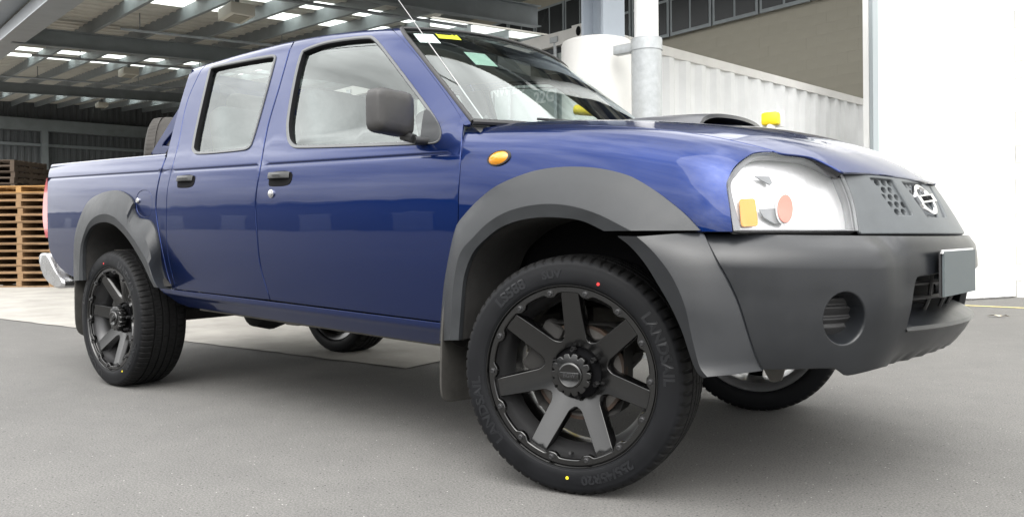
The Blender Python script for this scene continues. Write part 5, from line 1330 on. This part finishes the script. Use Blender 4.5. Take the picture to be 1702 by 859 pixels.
tube('rear_axle', [(-2.95, -.66, .3625), (-2.95, .66, .3625)], .045, 'under_dark', truck, 12); recalc(lathe('differential', [(-.16, .05), (-.12, .12), (0, .15), (.12, .12), (.16, .05)], 'under_dark', truck, 20, ctr=(-2.95, .12, .36)))
tube('prop_shaft', [(-2.8, .1, .40), (-1.3, .05, .46)], .035, 'under_dark', truck, 10); box('gearbox', -1.5, -.5, -.14, .14, .36, .60, 'under_dark', truck, .04); box('sump_guard', -.4, .30, -.30, .30, .37, .40, 'under_dark', truck, .01)
tube('exhaust_pipe', [(-.7, .26, .42), (-1.9, .28, .44), (-2.5, .34, .48), (-2.95, .36, .56), (-3.7, .46, .50)], .028, 'under_grey', truck, 10); box('silencer', -2.2, -1.7, .20, .38, .36, .48, 'under_grey', truck, .05, 3)
box('fuel_tank', -2.3, -1.6, -.36, -.06, .37, .52, 'under_dark', truck, .03); box('cross_member', -1.25, -1.15, -.44, .44, .37, .42, 'under_grey', truck, .01); tube('tie_rod', [(-.12, -.60, .36), (-.14, .60, .36)], .014, 'under_dark', truck, 8)
# tow hook plate below the bumper
hkp = [onp(x, y, 1, -.42) for x, y in ((1268, 611), (1280, 634), (1288, 635), (1298, 632), (1304, 609))]
vs = [p_ for p_ in hkp] + [p_ + np.array([.0, .012, 0]) for p_ in hkp]; nn = len(hkp)
recalc(mesh('tow_bracket', vs, [tuple(range(nn)), tuple(range(2 * nn - 1, nn - 1, -1))] + [(k, (k + 1) % nn, nn + (k + 1) % nn, nn + k) for k in range(nn)], 'under_grey', truck))
# mud flaps
def flapm(px, xp, m_='flap', bend=.0):
    q = [onp(x, y, 0, xp) for x, y in chaikin(px, 2)]
    surf = lambda u, v: np.array([xp + bend * (v - .5), u, v])
    o = panel('mud_flap', surf, [(p_[1], p_[2]) for p_ in q], [], m_, truck, .05, facing=(1, 0, 0), depth=.008, rnd_e=.003); return o
f1 = flapm([(742.5, 489), (764, 489), (771, 515), (785, 530), (795, 560), (795, 662), (776, 661), (745, 667), (734.5, 659), (735, 600), (737, 540)], -.475); 
q = [onp(x, y, 0, -.472) for x, y in chaikin([(741, 540), (760, 530), (780, 530), (776, 577), (757, 574), (745, 560)], 2)]
panel('flap_plate', lambda u, v: np.array([-.468, u, v]), [(p_[1], p_[2]) for p_ in q], [], 'under_dark', f1, .05, facing=(1, 0, 0), depth=.006)
for x, y in ((761, 502), (768, 563)):
    p_ = onp(x, y, 0, -.47); recalc(lathe('flap_screw', [(0, .006), (.003, .005), (.004, 0)], 'brake_steel', f1, 10, 'x', ctr=(-.467, p_[1], p_[2])))
mir_tree(f1)
f2 = flapm([(129, 426), (139, 425), (143, 452), (150, 500), (150, 558), (138, 557), (128, 548), (125.5, 520), (125.5, 460)], -3.40); mir_tree(f2)
# spare tyre standing in the tray: old, dusty
spt = empty('spare_tyre'); tag(spt, 'dusty worn grey tyre leaning in the pickup tray behind the sports bar', 'tyre')
prof = [(-.085, .20), (-.105, .225), (-.112, .27), (-.105, .315), (-.092, .338), (-.07, .343), (-.045, .346), (-.043, .340), (-.035, .340), (-.033, .347), (.0, .348), (.033, .347), (.035, .340), (.043, .340), (.045, .346), (.07, .343), (.092, .338), (.105, .315), (.112, .27), (.105, .225), (.085, .20)]
NS = 288; vs = []; fs = []; n = len(prof)
for k in range(NS):
    a = 2 * math.pi * k / NS
    for (y, r) in prof:
        rr = r - (.005 if (abs(y) > .045 and r > .338 and k % 4 == 0) else 0); vs.append((rr * math.cos(a), y, rr * math.sin(a)))
for k in range(NS):
    for i in range(n - 1): fs.append((k * n + i, ((k + 1) % NS) * n + i, ((k + 1) % NS) * n + i + 1, k * n + i + 1))
mesh('tyre_casing', vs, fs, 'old_tyre', spt); recalc(lathe('steel_rim', [(-.08, .205), (-.06, .19), (-.02, .18), (-.02, .06), (.0, .05), (.0, 0)], 'under_grey', spt, 40))
tp_ = onp(270, 203, 1, -.35)
spt.location = (tp_[0] + .13, -.35, tp_[2] - .335); spt.rotation_euler = (R(0), R(0), R(-38))
